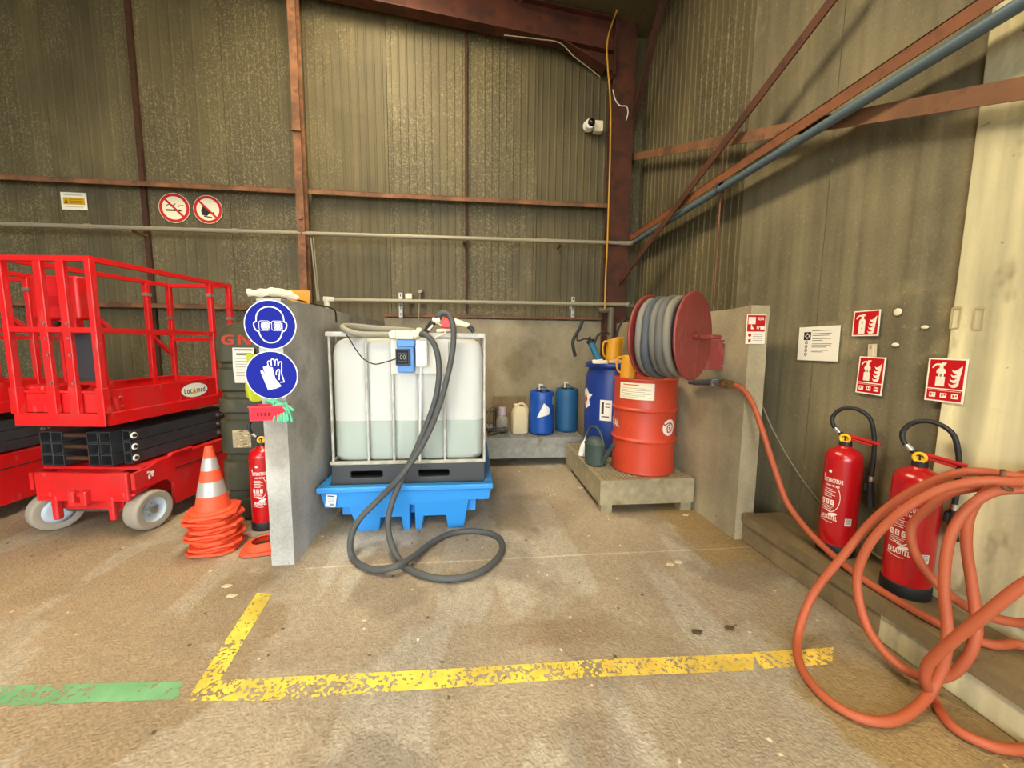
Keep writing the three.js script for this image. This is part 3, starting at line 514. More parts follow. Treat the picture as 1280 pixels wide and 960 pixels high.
// ---- signs and small things on the partition
const blueSign = (draw) => canvasTex(512, 512, (g, w) => {
  g.fillStyle = '#e8e8ea'; g.fillRect(0, 0, w, w); g.fillStyle = '#141f8c'; g.beginPath(); g.arc(256, 256, 246, 0, 7); g.fill(); draw(g);
});
const goggleTex = blueSign((g) => {
  g.strokeStyle = '#f2f2f0'; g.fillStyle = '#f2f2f0'; g.lineWidth = 13; g.lineJoin = 'round';
  g.beginPath(); g.moveTo(122, 226); g.bezierCurveTo(100, 20, 412, 20, 390, 226); g.stroke();
  g.beginPath(); g.moveTo(122, 226); g.bezierCurveTo(70, 220, 100, 330, 140, 322); g.bezierCurveTo(160, 420, 210, 440, 256, 440); g.bezierCurveTo(302, 440, 352, 420, 372, 322); g.bezierCurveTo(412, 330, 442, 220, 390, 226); g.stroke();
  g.lineWidth = 5;
  for (const x of [146, 270]) { g.beginPath(); g.roundRect(x + 20, 230, 78, 74, 22); g.fill(); g.beginPath(); g.roundRect(x, 216, 104, 98, 22); g.stroke(); }
  g.fillRect(244, 226, 30, 14); g.strokeStyle = '#141f8c'; for (const x of [178, 302]) { g.beginPath(); g.roundRect(x, 240, 54, 56, 16); g.stroke(); }
});
const gloveTex = blueSign((g) => {
  g.strokeStyle = '#f2f2f0'; g.fillStyle = '#f2f2f0'; g.lineWidth = 10; g.lineJoin = g.lineCap = 'round';
  g.beginPath(); g.moveTo(232, 190); g.lineTo(222, 128); g.bezierCurveTo(220, 100, 246, 100, 252, 124); g.lineTo(258, 152); g.lineTo(256, 104); g.bezierCurveTo(258, 80, 284, 80, 286, 104); g.lineTo(292, 150); g.lineTo(296, 104); g.bezierCurveTo(300, 84, 322, 86, 322, 108); g.lineTo(322, 156); g.lineTo(332, 124); g.bezierCurveTo(340, 106, 360, 112, 358, 134); g.lineTo(352, 240); g.lineTo(374, 326); g.lineTo(336, 330); g.stroke();
  g.beginPath(); g.moveTo(300, 250); g.bezierCurveTo(296, 200, 330, 180, 334, 206); g.bezierCurveTo(336, 240, 322, 270, 326, 300); g.stroke();
  g.beginPath(); g.moveTo(212, 412); g.lineTo(150, 224); g.bezierCurveTo(144, 200, 168, 192, 176, 214); g.lineTo(196, 256); g.lineTo(176, 180); g.bezierCurveTo(172, 158, 196, 152, 204, 176); g.lineTo(222, 244); g.lineTo(208, 168); g.bezierCurveTo(206, 148, 230, 142, 236, 166); g.lineTo(252, 240); g.lineTo(244, 184); g.bezierCurveTo(246, 166, 266, 164, 270, 184); g.lineTo(288, 290); g.lineTo(346, 372); g.lineTo(290, 396); g.closePath(); g.fill();
});
function roundSign(name, label, tex, pos, r, turn, group) {
  const t = thing(name, label, 'sign', pos, turn, group);
  part('plate', [cy(r, r, 0.004, 0, 0, 0, 48, Math.PI / 2)], M.white, t);
  const f = new THREE.Mesh(new THREE.CircleGeometry(r * 0.997, 48), mat(0xffffff, 0.6, 0, { map: tex, specularIntensity: 0.3 })); f.name = 'face'; f.position.z = 0.0028; f.castShadow = f.receiveShadow = true; t.add(f); return t;
}
{ const a = onZ(338, 406, -2.588), b = onZ(340, 469, -2.588);
  roundSign('mandatory_sign', 'round blue sign showing a head with safety glasses', goggleTex, [a.x, a.y, -2.588], 0.155, 0); roundSign('mandatory_sign', 'round blue sign showing white protective gloves', gloveTex, [b.x, b.y, -2.588], 0.155, 0.04); }
{ // red open wall box with green gloves
  const t = thing('wall_box', 'small red plastic box holding green gloves on the partition', 'box', [-1.255, 1.055, -2.535], 0.12), w = 0.19, h = 0.085, d = 0.11;
  part('body', [bx(w, 0.006, d, 0, -h / 2, 0), bx(w, h, 0.006, 0, 0, d / 2, 0.12), bx(w, h, 0.006, 0, 0, -d / 2), bx(0.006, h, d, -w / 2, 0, 0), bx(0.006, h, d, w / 2, 0, 0), bx(w + 0.012, 0.008, 0.012, 0, h / 2, d / 2 + 0.006)], mat(0xcc1f35, 0.45), t);
  part('slot', [-0.05, -0.03, -0.01, 0.01].map((x) => bx(0.009, 0.022, 0.002, x, -0.005, d / 2 + 0.0042, 0.12)), mat(0x5a0c16, 0.6), t).userData.kind = 'stuff';
  const g = thing('rubber_gloves', 'pair of pale green rubber gloves draped over the red box', 'gloves', [-1.185, 1.08, -2.53]);
  for (const [dx, ry] of [[0, 0.2], [0.035, -0.4]]) part('glove', [rb(0.06, 0.075, 0.018, 0.008, dx, 0, 0.03, 0.2, ry, 0.3), ...[0, 1, 2, 3].map((k) => rod(V(dx - 0.022 + k * 0.016, -0.02, 0.035), V(dx - 0.03 + k * 0.024, -0.075 - 0.008 * (k % 2), 0.045), 0.0075, 8)), rod(V(dx + 0.02, 0.02, 0.04), V(dx + 0.055, -0.01, 0.045), 0.008, 8), rod(V(dx - 0.03, 0.03, 0.02), V(dx - 0.09, 0.05, 0.0), 0.012, 8)], mat(0x58b48c, 0.55), g);
}
{ // cloth roll lying on the partition, orange board behind
  const pts = [V(-1.41, 1.79, -2.66), V(-1.34, 1.802, -2.68), V(-1.26, 1.805, -2.70), V(-1.20, 1.80, -2.72), V(-1.15, 1.775, -2.74)], g = tube(pts, 0.024, 48, 14), p = g.attributes.position;
  for (let i = 0; i < p.count; i++) { const n = noise(p.getX(i) * 0.5 + 9, p.getY(i) * 0.5 + p.getZ(i) * 0.4, 64, 64, 3) - 0.5; p.setY(i, Math.max(1.768, p.getY(i) + 0.022 * n)); p.setZ(i, p.getZ(i) + 0.03 * n); } g.computeVertexNormals();
  solo('rag', 'rolled beige rag lying on top of the signed partition', 'rag', [g], mat(0xd8cdb6, 0.95));
  solo('board', 'small orange board standing on the partition behind the rag', 'board', [rb(0.16, 0.10, 0.012, 0.003, -1.27, 1.818, -3.05, -0.1)], mat(0xc98a2a, 0.7));
}
// ================================================================== FIRE EXTINGUISHERS (built once, placed three times)
const extPrint = canvasTex(512, 512, (g, w, h) => {
  g.clearRect(0, 0, w, h); g.fillStyle = g.strokeStyle = '#f0e6da';
  g.font = 'bold 44px sans-serif'; g.textAlign = 'center'; g.fillText('EXTINCTEUR', 256, 120, 300);
  g.font = 'bold 22px sans-serif'; g.fillText('POUDRE ABC 9 KG', 256, 152, 260);
  g.lineWidth = 7; g.beginPath(); g.arc(256, 240, 112, -1.1, 2.2); g.stroke();
  for (let k = 0; k < 5; k++) g.fillRect(150, 172 + k * 15, 120 + 40 * (k % 2), 5);
  g.font = 'bold 34px sans-serif'; for (const [x, c] of [[150, 'A'], [214, 'B'], [278, 'C']]) { g.fillRect(x - 20, 256, 44, 40); g.globalCompositeOperation = 'destination-out'; g.fillText(c, x + 2, 288); g.globalCompositeOperation = 'source-over'; }
  for (let k = 0; k < 4; k++) g.fillRect(130, 306 + k * 12, 170 - 12 * k, 4);
  g.beginPath(); g.ellipse(290, 370, 60, 13, -0.15, 0, 7); g.fill();
  g.font = 'bold 48px sans-serif'; g.fillText('DESAUTEL', 240, 416, 260); g.lineWidth = 4; g.beginPath(); g.moveTo(110, 424); g.quadraticCurveTo(230, 440, 300, 436); g.stroke();
  g.fillRect(196, 24, 40, 20); g.fillRect(120, 60, 20, 26);
});
const extTag = canvasTex(64, 64, (g) => { g.fillStyle = '#d9d6cc'; g.fillRect(0, 0, 64, 64); g.fillStyle = '#5d5b58'; for (let k = 0; k < 5; k++) g.fillRect(6, 6 + k * 10, 52, 5); });
const extRed = mat(0xb40c14, 0.28, 0, { clearcoat: 0.4, clearcoatRoughness: 0.2 });
function extinguisher(label, pos, turn, r, h, hoseSide) {
  const t = thing('fire_extinguisher', label, 'fire extinguisher', pos, turn), hb = h;
  part('foot_ring', [lathe([[r * 0.9, 0], [r + 0.004, 0.0], [r + 0.004, 0.06], [r - 0.004, 0.066], [r * 0.9, 0.066]], 40)], M.black, t, 'black plastic foot ring');
  const body = part('cylinder', [lathe([[0, 0.03], [r * 0.8, 0.03], [r - 0.004, 0.05], [r, 0.07], [r, hb - 0.075], [r - 0.006, hb - 0.05], [r * 0.78, hb - 0.022], [r * 0.42, hb - 0.006], [0.035, hb], [0.03, hb + 0.012], [0, hb + 0.012]], 48)], extRed, t);
  wrap('print', extPrint, r + 0.0008, 0.40, hb * 0.52, -1.3, 0.9, body); 
  wrap('service_tag', extTag, r + 0.0012, 0.045, hb * 0.34, 0.62, 0.99, body);
  const v = part('valve', [cy(0.032, 0.030, 0.03, 0, hb + 0.022, 0, 20), cy(0.016, 0.016, 0.05, 0, hb + 0.05, 0, 14), rod(V(0, hb + 0.06, 0), V(-0.035, hb + 0.085, 0.01), 0.012)], M.black, t);
  part('safety_ring', [new THREE.TorusGeometry(0.022, 0.008, 10, 20).translate(0, hb + 0.055, 0.02), bx(0.05, 0.02, 0.02, -0.005, hb + 0.05, 0.005)], M.safety, v, 'yellow safety ring');
  part('lever', [rb(0.145, 0.016, 0.026, 0.005, 0.085, hb + 0.062, 0, 0, 0, -0.16), rb(0.10, 0.014, 0.024, 0.005, 0.075, hb + 0.046, 0, 0, 0, -0.16)], mat(0xb8181c, 0.4), v, 'red lever');
  const hx = hoseSide * (r + 0.035);
  part('hose', [tube([V(-0.035, hb + 0.085, 0.01), V(-0.065, hb + 0.12, 0.01), V(-0.075, hb + 0.17, 0.005), V(-0.04, hb + 0.225, 0), V(0.025, hb + 0.24, 0), V(0.09, hb + 0.20, -0.01), V(hx - 0.01, hb + 0.10, -0.02), V(hx, hb - 0.03, -0.02), V(hx, hb - 0.16, -0.02)], 0.0115, 64, 10)], M.black, t);
  part('ferrule', [rod(V(-0.033, hb + 0.083, 0.01), V(-0.056, hb + 0.108, 0.01), 0.0135)], M.chrome, t); part('ferrule', [rod(V(hx, hb - 0.15, -0.02), V(hx, hb - 0.18, -0.02), 0.0135)], M.chrome, t);
  part('nozzle', [rod(V(hx, hb - 0.18, -0.02), V(hx, hb - 0.24, -0.02), 0.016), rod(V(hx, hb - 0.24, -0.02), V(hx + 0.01, hb - 0.33, -0.02), 0.016, 14, 0.022), rb(0.02, 0.05, 0.03, 0.006, hx - 0.02 * hoseSide, hb - 0.22, -0.02)], M.black, t);
  return t;
}
extinguisher('red fire extinguisher on the kerb beside the concrete partition', [2.262, KH, -2.085], -1.1, 0.093, 0.665, 1);
extinguisher('red fire extinguisher on the kerb behind the coiled orange hose', [2.262, KH, -1.69], -1.1, 0.095, 0.665, 1);
{ // plank and the third extinguisher behind the left partition
  solo('plank', 'dusty grey plank lying between the tank and the partition', 'plank', [rb(0.3, 0.045, 0.22, 0.006, -1.60, 0.0225, -3.12)], tiled(concreteTex, [0.9, 0.9], 0.95, 0, { color: 0xd8c8ae }));
  extinguisher('red fire extinguisher half hidden behind the signed partition', [-1.612, 0.046, -3.10], 0.35, 0.093, 0.64, 1);
}
// ================================================================== LIQUID CONTAINER ON ITS SUMP
const parts = (name, geos, material, parent, label) => geos.map((g) => part(name, [g], material, parent, label));
const IX = -0.494, IZ0 = -3.05, IZ1 = -4.05;         // container centre x, front and rear face
{
  const t = thing('spill_sump', 'bright blue plastic spill sump under the white liquid container', 'spill sump', [IX - 0.008, 0, -3.60]), blue = mat(0x2f8cd8, 0.45);
  const pf = [[-0.655, 0.36], [-0.645, 0.215], [-0.463, 0.215], [-0.43, 0], [-0.265, 0], [-0.24, 0.114], [-0.06, 0.114], [-0.045, 0], [0, 0], [0.006, 0.22], [0.055, 0.22], [0.06, 0], [0.10, 0], [0.12, 0.114], [0.32, 0.114], [0.34, 0], [0.47, 0], [0.478, 0.25], [0.643, 0.25], [0.655, 0.36]];
  const g = prism(pf, 1.22, 0.006).translate(0, 0.006, -0.61), p = g.attributes.position;
  for (let i = 0; i < p.count; i++) { const f = 1 - 0.09 * sstep(0.36, 0, p.getY(i)) * 1; p.setX(i, p.getX(i) * f); p.setZ(i, p.getZ(i) * (f - 0.0)); }
  g.computeVertexNormals();
  part('body', [g, bx(1.06, 0.24, 1.0, 0, 0.235, 0)], blue, t);
  part('rim', [rb(1.333, 0.045, 0.07, 0.012, 0, 0.375, 0.625), rb(1.333, 0.045, 0.07, 0.012, 0, 0.375, -0.625), rb(0.07, 0.045, 1.3, 0.012, 0.632, 0.375, 0), rb(0.07, 0.045, 1.3, 0.012, -0.632, 0.375, 0), bx(1.3, 0.01, 1.25, 0, 0.352, 0)], blue, t);
  card('label', canvasTex(64, 80, (c) => { c.fillStyle = '#e6e8ea'; c.fillRect(0, 0, 64, 80); c.fillStyle = '#3a5570'; c.fillRect(6, 6, 46, 8); c.fillStyle = '#8a8a8a'; for (let k = 0; k < 5; k++) c.fillRect(8, 20 + k * 7, 44, 3); c.fillRect(26, 58, 28, 16); }), 0.075, 0.09, t, [-0.572, 0.285, 0.6255], [-0.16, 0, -0.1]);
}
{
  const t = thing('liquid_container', 'white translucent liquid container in a metal cage half full', 'container', [IX, 0.358, -3.55]), oy = -0.358;
  const Y = (y) => y + oy;
  // black pallet: plates, edge with two hand openings in front and behind
  const openings = [[-0.33, 0.26], [0.19, 0.26]];
  const side = (z) => {
    const s = new THREE.Shape([[-0.59, Y(0.37)], [0.59, Y(0.37)], [0.585, Y(0.53)], [-0.585, Y(0.53)]].map((q) => new THREE.Vector2(...q)));
    for (const [x, w] of openings) { const hpath = new THREE.Path(); const x0 = x - w / 2, x1 = x + w / 2, y0 = Y(0.425), y1 = Y(0.495), r = 0.03; hpath.moveTo(x0 + r, y0); hpath.lineTo(x1 - r, y0); hpath.quadraticCurveTo(x1, y0, x1, y0 + r); hpath.lineTo(x1, y1 - r); hpath.quadraticCurveTo(x1, y1, x1 - r, y1); hpath.lineTo(x0 + r, y1); hpath.quadraticCurveTo(x0, y1, x0, y1 - r); hpath.lineTo(x0, y0 + r); hpath.quadraticCurveTo(x0, y0, x0 + r, y0); s.holes.push(hpath); }
    return new THREE.ExtrudeGeometry(s, { depth: 0.04, bevelEnabled: true, bevelSize: 0.008, bevelThickness: 0.008, bevelSegments: 2 }).translate(0, 0, z);
  };
  const pal = part('pallet', [side(0.455), side(-0.495), bx(0.04, 0.16, 0.96, -0.57, Y(0.45), 0), bx(0.04, 0.16, 0.96, 0.57, Y(0.45), 0), bx(0.10, 0.15, 0.9, -0.07, Y(0.45), 0), bx(1.15, 0.012, 0.95, 0, Y(0.535), 0), bx(1.15, 0.012, 0.95, 0, Y(0.37), 0)], mat(0x3a3b3c, 0.6), t, 'black plastic pallet');
  // blow-moulded bottle with grooves behind the cage bars
  const barX = [413.5, 458.5, 491, 524, 555.6, 605.5].map((px) => onZ(px, 500, IZ0).x - IX);
  const ring = (w, d, r, y, groove) => {
    const out = [], seg = 6, put = (x, z) => { let a = 0; for (const b of barX.slice(1, 5)) a = Math.max(a, Math.exp(-(((x - b) / 0.026) ** 2))); const isF = Math.abs(Math.abs(z) - d / 2) < 0.001; let az = 0; for (const b of [-0.3, 0, 0.3]) az = Math.max(az, Math.exp(-(((z - b) / 0.026) ** 2))); const isS = Math.abs(Math.abs(x) - w / 2) < 0.001; out.push(V(isS ? x - Math.sign(x) * groove * az : x, y, isF ? z - Math.sign(z) * groove * a : z)); };
    const line = (ax, az, bx2, bz, n) => { for (let i = 1; i < n; i++) put(ax + (bx2 - ax) * i / n, az + (bz - az) * i / n); };
    const cs = [[w / 2 - r, -d / 2 + r, 0], [-w / 2 + r, -d / 2 + r, 1], [-w / 2 + r, d / 2 - r, 2], [w / 2 - r, d / 2 - r, 3]];
    cs.forEach(([x, z, q]) => { for (let i = 0; i <= seg; i++) { const u = (q + i / seg) * Math.PI / 2; put(x + r * Math.cos(u), z - r * Math.sin(u)); } const e = out[out.length - 1], nq = cs[(q + 1) % 4], v = (nq[2]) * Math.PI / 2; const ex = q === 0 || q === 2 ? 0 : 0; const end = { x: nq[0] + r * Math.cos(v), z: nq[1] - r * Math.sin(v) }, start = { x: x + r * Math.cos((q + 1) * Math.PI / 2), z: z - r * Math.sin((q + 1) * Math.PI / 2) }; line(start.x, start.z, end.x, end.z, 64); });
    return out;
  };
  const W = 1.165, D = 0.955;
  const shell = (levels, inset, caps) => loft(levels.map(([y, i, gr]) => ring(W - 2 * (i + inset), D - 2 * (i + inset), Math.max(0.05, 0.09 - i * 0.3), Y(y), gr)), caps);
  const LEVEL = onZ(500, 525.5, IZ0 - 0.03).y;
  part('bottle', shell([[LEVEL, 0, 0.022], [1.0, 0, 0.022], [1.40, 0, 0.022], [1.46, 0.012, 0.018], [1.50, 0.035, 0.01], [1.525, 0.08, 0]], 0, [false, true]), mat(0xe6e6e1, 0.5, 0, { transmission: 0.3, thickness: 0, ior: 1.3, specularIntensity: 0.5 }), t, 'white translucent plastic bottle');
  part('wetted_wall', shell([[0.552, 0.05, 0], [0.565, 0.02, 0.012], [0.60, 0, 0.022], [LEVEL, 0, 0.022]], 0, [true, false]), mat(0xeeece2, 0.35, 0, { transmission: 0.75, thickness: 0, ior: 1.3, specularIntensity: 0.5 }), t, 'clearer bottle wall wetted by the liquid');
  part('liquid', shell([[0.560, 0.05, 0], [0.57, 0.02, 0.012], [0.605, 0, 0.022], [0.75, 0, 0.022], [LEVEL - 0.002, 0, 0.022]], 0.005, [true, true]), mat(new THREE.Color().setRGB(0.44, 0.58, 0.63), 0.25), t, 'pale blue grey liquid');
  part('lid', [cy(0.11, 0.10, 0.035, 0.05, Y(1.535), -0.02, 28)], M.white, t);
  // cage
  const fz = 0.492, cage = M.zinc, st = (x, z) => rod(V(x, Y(0.545), z), V(x, Y(1.54), z), 0.0105, 10);
  for (const x of barX) { part('cage_bar', [st(x, fz)], cage, t); part('cage_bar', [st(x, -fz)], cage, t); }
  for (const z of [-0.3, 0, 0.3]) for (const x of [-0.592, 0.592]) part('cage_bar', [st(x, z)], cage, t);
  const hoop = (y, r, h) => [rb(1.2, h, r, 0.008, 0, Y(y), fz), rb(1.2, h, r, 0.008, 0, Y(y), -fz), rb(r, h, 1.0, 0.008, -0.592, Y(y), 0), rb(r, h, 1.0, 0.008, 0.592, Y(y), 0)];
  part('top_frame', [...hoop(1.55, 0.024, 0.036), bx(1.18, 0.006, 0.05, 0, Y(1.567), fz - 0.02), bx(0.05, 0.006, 0.98, -0.575, Y(1.567), 0), bx(0.05, 0.006, 0.98, 0.575, Y(1.567), 0), bx(0.05, 0.006, 0.98, 0.12, Y(1.567), 0)], cage, t, 'galvanised top frame');
  part('bottom_frame', hoop(0.553, 0.028, 0.03), tiled(zincTex, [0.8, 0.8], 0.6, 0.2, { color: 0xe6e2d4 }), t, 'pale bottom frame');
}
// transfer pump hung on the front of the cage
const PZ = -2.985;
const pz = (px, py, z = PZ) => onZ(px, py, z);
function pxBox(x0, y0, x1, y1, z, d, r = 0.006) { const a = pz(x0, y1, z), b = pz(x1, y0, z); return rb(b.x - a.x, b.y - a.y, d, r, (a.x + b.x) / 2, (a.y + b.y) / 2, z - d / 2); }
{
  const t = thing('transfer_pump', 'blue transfer pump with a black dial hung on the white container', 'pump');
  part('mounting_plate', [pxBox(489, 424, 560, 467, -3.035, 0.006)], mat(0xd8d6cc, 0.6), t, 'pale mounting plate');
  const b = part('pump_body', [pxBox(496.5, 424, 517, 466, -2.95, 0.085, 0.012), pxBox(495.5, 425, 518, 434, -2.94, 0.095, 0.01)], mat(0x4f86c8, 0.45), t, 'blue pump body');
  const dial = part('meter', [pxBox(494.5, 436, 512, 457, -2.925, 0.03, 0.006)], mat(0x2b2c2e, 0.5), b, 'black flow meter');
  card('dial_face', canvasTex(128, 128, (g) => { g.fillStyle = '#1e1f21'; g.fillRect(0, 0, 128, 128); g.fillStyle = '#8d9094'; g.font = 'bold 56px monospace'; g.fillText('00', 34, 84); g.strokeStyle = '#55585c'; g.lineWidth = 6; g.strokeRect(20, 26, 88, 76); }), 0.085, 0.1, dial, [pz(503, 446.5, -2.9235).x, pz(503, 446.5, -2.9235).y, -2.9235]);
  const a = pz(487, 418.5, -2.97), c = pz(524, 418, -2.97);
  part('manifold', [rod(a, c, 0.024, 16), pxBox(494, 413.5, 517, 424, -2.94, 0.06, 0.01), cy(0.034, 0.034, 0.03, c.x - 0.03, c.y, c.z, 16, 0, 0, Math.PI / 2), cy(0.034, 0.034, 0.03, a.x + 0.03, a.y, a.z, 16, 0, 0, Math.PI / 2), rod(c.clone().add(V(0, 0, 0)), c.clone().add(V(0.0, 0.045, -0.01)), 0.022)], M.cream2, t, 'cream plastic manifold');
  part('power_box', [pxBox(519.5, 425, 533.5, 459, -2.96, 0.07, 0.012)], M.white, t, 'white control box');
  part('conduit', [rod(pz(526, 458, -3.0), onZ(524.5, 577, -3.02), 0.0085)], M.white, t, 'white conduit');
}
{ // suction hose from the manifold back over the top frame
  const r = 0.023;
  solo('suction_hose', 'short grey hose bent from the pump over the container top', 'hose', [tube([pz(488, 418.5, -2.97), pz(470, 418.5, -2.965), pz(448, 417.5, -2.965), pz(434, 413.5, -2.975), V(pz(428.5, 410, -3.03).x, 1.605, -3.03), V(-0.92, 1.615, -3.12), V(-0.78, 1.605, -3.2), V(-0.62, 1.598, -3.25), V(-0.5, 1.59, -3.3), V(-0.44, 1.565, -3.4)], r, 80, 12)], mat(0x8b8676, 0.6));
  solo('power_cable', 'thin black cable looping from the container top to the pump dial', 'cable', [tube([pz(432, 417, -2.995), pz(437, 424, -2.985), pz(445, 437, -2.975), pz(455, 449, -2.97), pz(468, 455, -2.965), pz(480, 453, -2.95), pz(495, 448.5, -2.94)], 0.0045, 60, 8)], M.black);
}
// delivery hose: pump outlet, down over the sump, a loose loop on the floor and back up to the nozzle
{
  const q = (x, y) => [390 + x * 0.3852, 370 + y * 0.3852], fl = (x, y, h = 0.024) => onY(...q(x, y), h), ft = (x, y, z) => onZ(...q(x, y), z);
  const pts = [ft(352, 122, -2.97), ft(372, 128, -2.94), ft(398, 160, -2.92), ft(412, 230, -2.905), ft(404, 320, -2.89), ft(375, 410, -2.88), ft(332, 510, -2.86), ft(293, 590, -2.84), ft(263, 660, -2.80), ft(247, 730, -2.74), ft(256, 800, -2.62), fl(290, 865, 0.03), fl(360, 906), fl(450, 918), fl(540, 898), fl(602, 850), fl(618, 812), fl(600, 780), fl(540, 764), fl(460, 768), fl(390, 800, 0.026), fl(325, 848, 0.05), fl(275, 876, 0.062), fl(215, 889, 0.03), fl(165, 877), fl(128, 840, 0.03), ft(126, 785, -2.66), ft(152, 728, -2.76), ft(215, 662, -2.83), ft(285, 588, -2.80), ft(345, 505, -2.81), ft(395, 405, -2.83), ft(436, 275, -2.86), ft(458, 160, -2.90), ft(457, 95, -2.94), ft(444, 62, -2.97), ft(424, 55, -2.98), ft(408, 66, -2.985)];
  solo('delivery_hose', 'black delivery hose looping from the pump across the floor to the nozzle', 'hose', [tube(pts, 0.0215, 420, 14)], M.blackHose);
}
{ // dispensing nozzle lying on the container's top frame
  const t = thing('dispensing_nozzle', 'red and cream dispensing nozzle lying on the white container', 'nozzle'), z = -2.985, n = (x, y, dz = 0) => onZ(480 + x * 0.1094, 385 + y * 0.1094, z + dz);
  part('handle', [rod(n(650, 95), n(560, 160), 0.020, 14, 0.026), rod(n(560, 165), n(470, 285), 0.024, 14, 0.021)], M.black, t);
  part('grip_inlay', [rod(n(560, 195, 0.018), n(505, 255, 0.018), 0.009, 8)], M.cream2, t);
  const b0 = n(600, 130), b1 = n(820, 195);
  part('body', [rod(n(640, 130), n(560, 150), 0.026, 14), rod(n(660, 150), n(850, 175), 0.030, 16), rod(n(800, 155), n(970, 205), 0.026, 14, 0.019)], M.cream2, t, 'cream nozzle body');
  part('cover', [rb(0.072, 0.075, 0.07, 0.012, n(715, 178).x, n(715, 178).y, z, 0, 0, -0.05)], mat(0xc81a1c, 0.4), t, 'red cover');
  part('trigger_guard', [tube([n(580, 150), n(660, 205, 0.01), n(705, 260, 0.01), n(690, 290, 0.01), n(640, 310, 0.02), n(570, 345, 0.03)], 0.006, 30, 8), rod(n(600, 262), n(790, 240), 0.014, 10)], M.cream2, t);
  part('spout', [rod(n(960, 205), n(1015, 245), 0.019, 14, 0.015), rod(n(990, 225), n(1025, 275), 0.016)], M.darkSteel, t);
}
// ================================================================== TRAYS, DRUMS AND CANS
function tray(label, x0, x1, z0, z1, y0, y1, legs, zinc) {       // galvanised sump tray with a grating
  const t = thing('sump_tray', label, 'sump tray', [(x0 + x1) / 2, 0, (z0 + z1) / 2]), w = x1 - x0, d = z1 - z0, h = y1 - y0, ym = (y0 + y1) / 2;
  part('tank', [bx(w, h - 0.016, 0.006, 0, ym - 0.008, d / 2 - 0.003), bx(w, h - 0.016, 0.006, 0, ym - 0.008, -d / 2 + 0.003), bx(0.006, h - 0.016, d - 0.012, -w / 2 + 0.003, ym - 0.008, 0), bx(0.006, h - 0.016, d - 0.012, w / 2 - 0.003, ym - 0.008, 0), bx(w - 0.012, 0.006, d - 0.012, 0, y0 + 0.003, 0), bx(w, 0.016, 0.024, 0, y1 - 0.008, d / 2 - 0.012), bx(w, 0.016, 0.024, 0, y1 - 0.008, -d / 2 + 0.012), bx(0.024, 0.016, d - 0.048, -w / 2 + 0.012, y1 - 0.008, 0), bx(0.024, 0.016, d - 0.048, w / 2 - 0.012, y1 - 0.008, 0)], zinc, t);
  const g = [], n = Math.round(d / 0.052), m = Math.round(w / 0.04);
  for (let k = 1; k < n; k++) g.push(bx(w - 0.03, 0.02, 0.013, 0, y1 - 0.011, -d / 2 + d * k / n));
  for (let k = 1; k < m; k++) g.push(bx(0.012, 0.016, d - 0.03, -w / 2 + w * k / m, y1 - 0.0105, 0));
  part('grating', g, zinc, t).userData.kind = 'stuff';
  for (const [lx, lz] of [[-1, 1], [1, 1], [-1, -1], [1, -1]]) part('foot', [bx(legs, y0, 0.10, lx * (w / 2 - legs / 2 - 0.015), y0 / 2, lz * (d / 2 - 0.06))], zinc, t);
  return t;
}
tray('galvanised sump tray carrying the red and blue oil drums', 1.125, 2.0, -4.47, -3.2, 0.075, 0.30, 0.10, tiled(zincTex, [0.8, 0.8], 0.5, 0.15, { color: 0xd9cba8 }));
tray('galvanised sump tray against the plinth carrying small canisters', 0.02, 1.36, -5.42, -4.57, 0.10, 0.355, 0.05, tiled(zincTex, [0.8, 0.8], 0.5, 0.15, { color: 0xc8c8c4 }));

